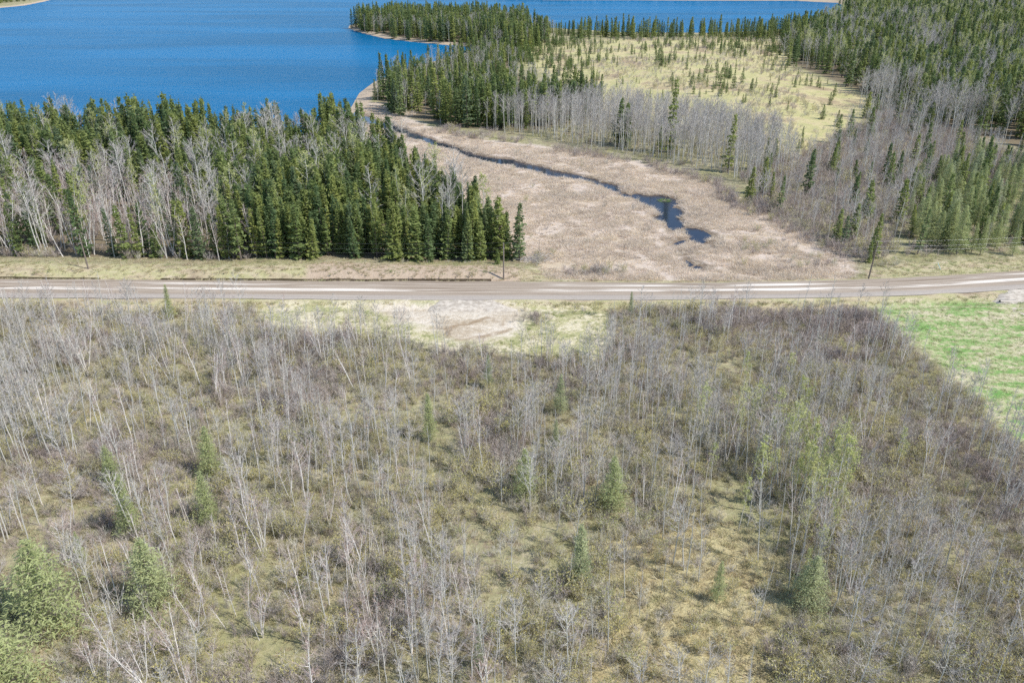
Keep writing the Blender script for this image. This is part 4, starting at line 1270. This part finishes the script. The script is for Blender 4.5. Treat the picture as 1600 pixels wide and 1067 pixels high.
def utility_pole(u, v, h, tilt, label):
    x, y = P(u, v, 0.1); z = float(height(np.array([x]), np.array([y]))[0])
    o = link('utility_pole', None, label=label, category='pole', group='utility poles along the road')
    o.location = (x, y, z); o.rotation_euler = (0, tilt, 0)
    b = MB(); b.tube([(0, 0, -0.6), (0, 0, h * 0.5), (0, 0, h)], [0.16, 0.135, 0.11], 8); b.tube([(0, 0, h), (0, 0, h + 0.05)], [0.11, 0.01], 8)
    link('post', b.mesh('post', [wood_m]), o)
    for k, (zz, sd) in enumerate(((h + 0.02, 0.0), (h - 0.9, 0.17), (h - 1.7, 0.17))):
        i = MB()
        if sd: i.tube([(0, -0.1, zz - 0.03), (0, -0.1 - sd, zz)], [0.025, 0.025], 5)
        i.tube([(0, -sd - (0.1 if sd else 0), zz - 0.06), (0, -sd - (0.1 if sd else 0), zz + 0.03), (0, -sd - (0.1 if sd else 0), zz + 0.09)], [0.05, 0.065, 0.035], 7)
        link('insulator', i.mesh('insulator', [m_ins]), o)
    POLES.append((x, y, z, h, tilt))
    return o


utility_pole(-560, 420, 7.4, 0.0, 'wooden utility pole beyond the left edge by the roadside birches')
utility_pole(139, 424, 7.0, -0.03, 'thin grey wooden pole beside the far left ditch end')
utility_pole(787, 432, 7.2, 0.0, 'brown wooden pole at the end of the bare bank')
utility_pole(1357, 436, 7.4, 0.05, 'leaning brown wooden pole at the marsh corner by the small spruce')
utility_pole(1870, 402, 7.6, 0.0, 'wooden utility pole beyond the right edge by the larch stand')
for k, (zz, nm) in enumerate(((0.08, 'top'), (-0.86, 'middle'), (-1.66, 'lowest'))):
    for i in range(len(POLES) - 1):
        a, b = POLES[i], POLES[i + 1]
        off = 0.0 if k == 0 else -0.27
        pa = np.array([a[0] + math.sin(a[4]) * (a[3] + zz), a[1] + off, a[2] + a[3] + zz]); pb = np.array([b[0] + math.sin(b[4]) * (b[3] + zz), b[1] + off, b[2] + b[3] + zz])
        n_ = 25; t_ = np.linspace(0, 1, n_)
        pts = [pa * (1 - t) + pb * t - np.array([0, 0, 0.9 * 4 * t * (1 - t)]) for t in t_]
        w = MB(); w.tube(pts, [0.004] * n_, 4)
        span = ('left edge and the far left pole', 'far left pole and the bank pole', 'bank pole and the marsh corner pole', 'marsh corner pole and the right edge')[i]
        link('power_line', w.mesh('power_line', [m_wire]), label=f'{nm} overhead wire between the {span}', category='wire', group='overhead wires along the road')

# guy-wire guard beside the green verge on the right
x, y = P(1468, 420); z = float(height(np.array([x]), np.array([y]))[0])
m_g, _, _, bgd = mat('pale_blue_plastic'); bgd.inputs['Base Color'].default_value = (0.55, 0.75, 0.78, 1); bgd.inputs['Roughness'].default_value = 0.4
o = link('guy_wire_guard', None, label='pale blue slanted guard sleeve on the green verge at right', category='guard')
o.location = (x, y, z)
g1 = MB(); g1.tube([(0.25, 0, -0.1), (-0.5, 0.2, 1.3)], [0.07, 0.07], 8); link('sleeve', g1.mesh('sleeve', [m_g]), o)
g2 = MB(); g2.tube([(0.35, 0, -0.3), (0.2, 0, 0.15)], [0.03, 0.03], 6); link('anchor_rod', g2.mesh('anchor_rod', [m_wire]), o)

# stakes on the bare bank
m_pale = plant_mat('pale_stake_wood', [(0, (0.55, 0.46, 0.34)), (1, (0.62, 0.53, 0.4))], 0.9, 0.2)
ORD = ['leftmost', 'second', 'third', 'fourth', 'fifth', 'sixth', 'rightmost']
for i, (u, v, dark, tilt) in enumerate([(593, 433, 0, 0.0), (618, 434, 0, 0.03), (637, 431, 1, 0.30), (664, 430, 0, 0.1), (684, 431, 1, 0.28), (711, 431, 1, 0.05), (732, 429, 1, 0.2)]):
    x, y = P(u, v, 0.4); z = float(height(np.array([x]), np.array([y]))[0])
    b = MB(); hgt = 1.05
    q = 0.055
    b.v = [(-q, -q, -0.4), (q, -q, -0.4), (q, q, -0.4), (-q, q, -0.4), (-q * .9, -q * .9, hgt), (q * .9, -q * .9, hgt), (q * .9, q * .9, hgt), (-q * .9, q * .9, hgt), (0, 0, hgt + 0.07)]
    b.f = [(0, 1, 5, 4), (1, 2, 6, 5), (2, 3, 7, 6), (3, 0, 4, 7), (4, 5, 8), (5, 6, 8), (6, 7, 8), (7, 4, 8)]; b.m = [0] * 8
    o = link('wooden_stake', b.mesh('wooden_stake', [M['dead'] if dark else m_pale]), label=f'{"dark" if dark else "pale"} wooden stake in the bare bank, {ORD[i]} of seven', category='stake', group='stakes on the bare bank')
    o.location = (x, y, z); o.rotation_euler = (0, tilt, r.random())
for u, v, lab in ((125, 421, 'thin pale marker stick in the grass left of the far left pole'), (191, 422, 'thin pale marker stick in the grass right of the far left pole')):
    x, y = P(u, v); z = float(height(np.array([x]), np.array([y]))[0])
    b = MB(); b.tube([(0, 0, -0.3), (0.02, 0, 0.8), (0.0, 0, 1.6)], [0.05, 0.045, 0.04], 6); b.tube([(0, 0, 1.6), (0, 0, 1.63)], [0.04, 0.004], 6)
    o = link('marker_stick', b.mesh('marker_stick', [m_pale]), label=lab, category='marker'); o.location = (x, y, z)

# dead snags in the marsh
for i, (u, v, top, lab) in enumerate([(1026, 266, 226, 'tall dark snag at the upper marsh edge left of the lone slim spruce'), (925, 268, 255, 'short dark stump post in the marsh above the creek'), (1062, 262, 240, 'dark snag at the marsh edge below the tallest spruce'),
                                      (841, 408, 366, 'bare dead trunk at the marsh corner beside the spruce stand'), (1050, 270, 258, 'low stub at the marsh edge between two snags'), (1140, 330, 305, 'leaning dark snag near the right marsh brush'), (975, 395, 380, 'small dark stub in the lower marsh')]):
    x, y, z, hh = one(u, v, top)
    o = individual('dead_snag', (x, y, z, max(1.0, hh), i % 3, r.random() * 6, r.normal(0, 0.05), 0, 'snag', True), 'snag', 10, lab, 'snag', 'snags around the marsh')
    o.scale = (0.75, 0.75, o.scale[2])

# leaning pale trunk across the aspen belt
x0_, y0_, z0_, _ = one(872, 216, 200)
b = MB(); b.tube([(0, 0, 0), (3.2, 1.0, 3.4), (6.6, 2.0, 6.4), (9.0, 2.4, 7.8)], [0.17, 0.14, 0.10, 0.04], 6)
for k in range(10):
    f = r.uniform(0.45, 1); b.sliver(np.array([9.0 * f, 2.4 * f, 8.0 * f]), np.array([r.uniform(0.3, 1.2), r.normal(0, .4), r.uniform(0.2, 1.0)]), 0.05, r)
o = link('leaning_trunk', b.mesh('leaning_trunk', [M['aspen_bark']]), label='pale dead trunk leaning right through the bare aspen belt', category='fallen tree'); o.location = (x0_, y0_, z0_ - 0.1)

# brush pile at the marsh corner
x, y = P(836, 404); z = float(height(np.array([x]), np.array([y]))[0])
b = MB()
for k in range(150):
    p = np.array([r.normal(0, 1.8), r.normal(0, 1.2), r.uniform(0, 1.0)]); d = unit(r.normal(0, 1, 3) * np.array([1, 1, 0.35])) * r.uniform(0.8, 2.2)
    b.tube([p - d / 2, p + d / 2], [0.045, 0.015], 3)
m_grey = plant_mat('grey_dead_branches', [(0, (0.42, 0.39, 0.36)), (1, (0.5, 0.47, 0.44))], 0.9, 0.25)
o = link('brush_pile', b.mesh('brush_pile', [m_grey]), label='grey pile of cut branches at the spruce stand corner', category='brush pile'); o.location = (x, y, z)

# green sedge islet in the largest pool
x, y = P(1038, 314, CREEK_Z)
b = tuft_mesh(990, 0.35, 2.2, 240, 0.07)
hump = MB(); n_ = 14
hump.v = [(0, 0, 0.12)] + [(1.7 * math.cos(6.283 * k / n_) * (0.9 + 0.2 * r.random()), 1.3 * math.sin(6.283 * k / n_) * (0.9 + 0.2 * r.random()), -0.25) for k in range(n_)]
hump.f = [(0, 1 + k, 1 + (k + 1) % n_) for k in range(n_)]; hump.m = [0] * n_
o = link('sedge_islet', None, label='small bright green sedge islet in the largest marsh pool', category='islet'); o.location = (x, y, CREEK_Z)
m_sedge = plant_mat('sedge_blades', [(0, (0.30, 0.40, 0.14)), (1, (0.34, 0.42, 0.17))], 0.6, 0.2, 0.35)
link('blades', b.mesh('blades', [m_sedge]), o); link('mound', hump.mesh('mound', [M['dead']]), o)
# culvert end under the right hand driveway
x, y = P(1573, 470); z = float(height(np.array([x]), np.array([y]))[0])
b = MB(); b.tube([(-1.2, 0, 0.30), (-0.4, 0, 0.31), (0.4, 0, 0.30), (1.6, 0, 0.30)], [0.3, 0.3, 0.3, 0.3], 16); b.tube([(1.6, 0, 0.30), (-1.2, 0, 0.30)], [0.26, 0.26], 16)
m_st, _, _, bs = mat('galvanised_steel'); bs.inputs['Base Color'].default_value = (0.3, 0.28, 0.25, 1); bs.inputs['Metallic'].default_value = 0.7; bs.inputs['Roughness'].default_value = 0.5
o = link('culvert_pipe', b.mesh('culvert_pipe', [m_st]), label='grey steel culvert end under the right edge driveway', category='culvert'); o.location = (x, y, z)

# tell the last look-alikes apart: small sets that still share a label are counted off from the left
same = {}
for o in COL.objects:
    if o.parent is None and 'group' in o and 'label' in o: same.setdefault(o['label'], []).append(o)
NTH = ['first', 'second', 'third', 'fourth', 'fifth', 'sixth', 'seventh', 'eighth']
for lab, os_ in same.items():
    if 2 <= len(os_) <= 8 and len(lab.split()) <= 13:
        os_.sort(key=lambda q: float(proj(np.array(q.location[0]), np.array(q.location[1]), q.location[2])[0]))
        for k, q in enumerate(os_): q['label'] = f'{lab}, {NTH[k]} from left'
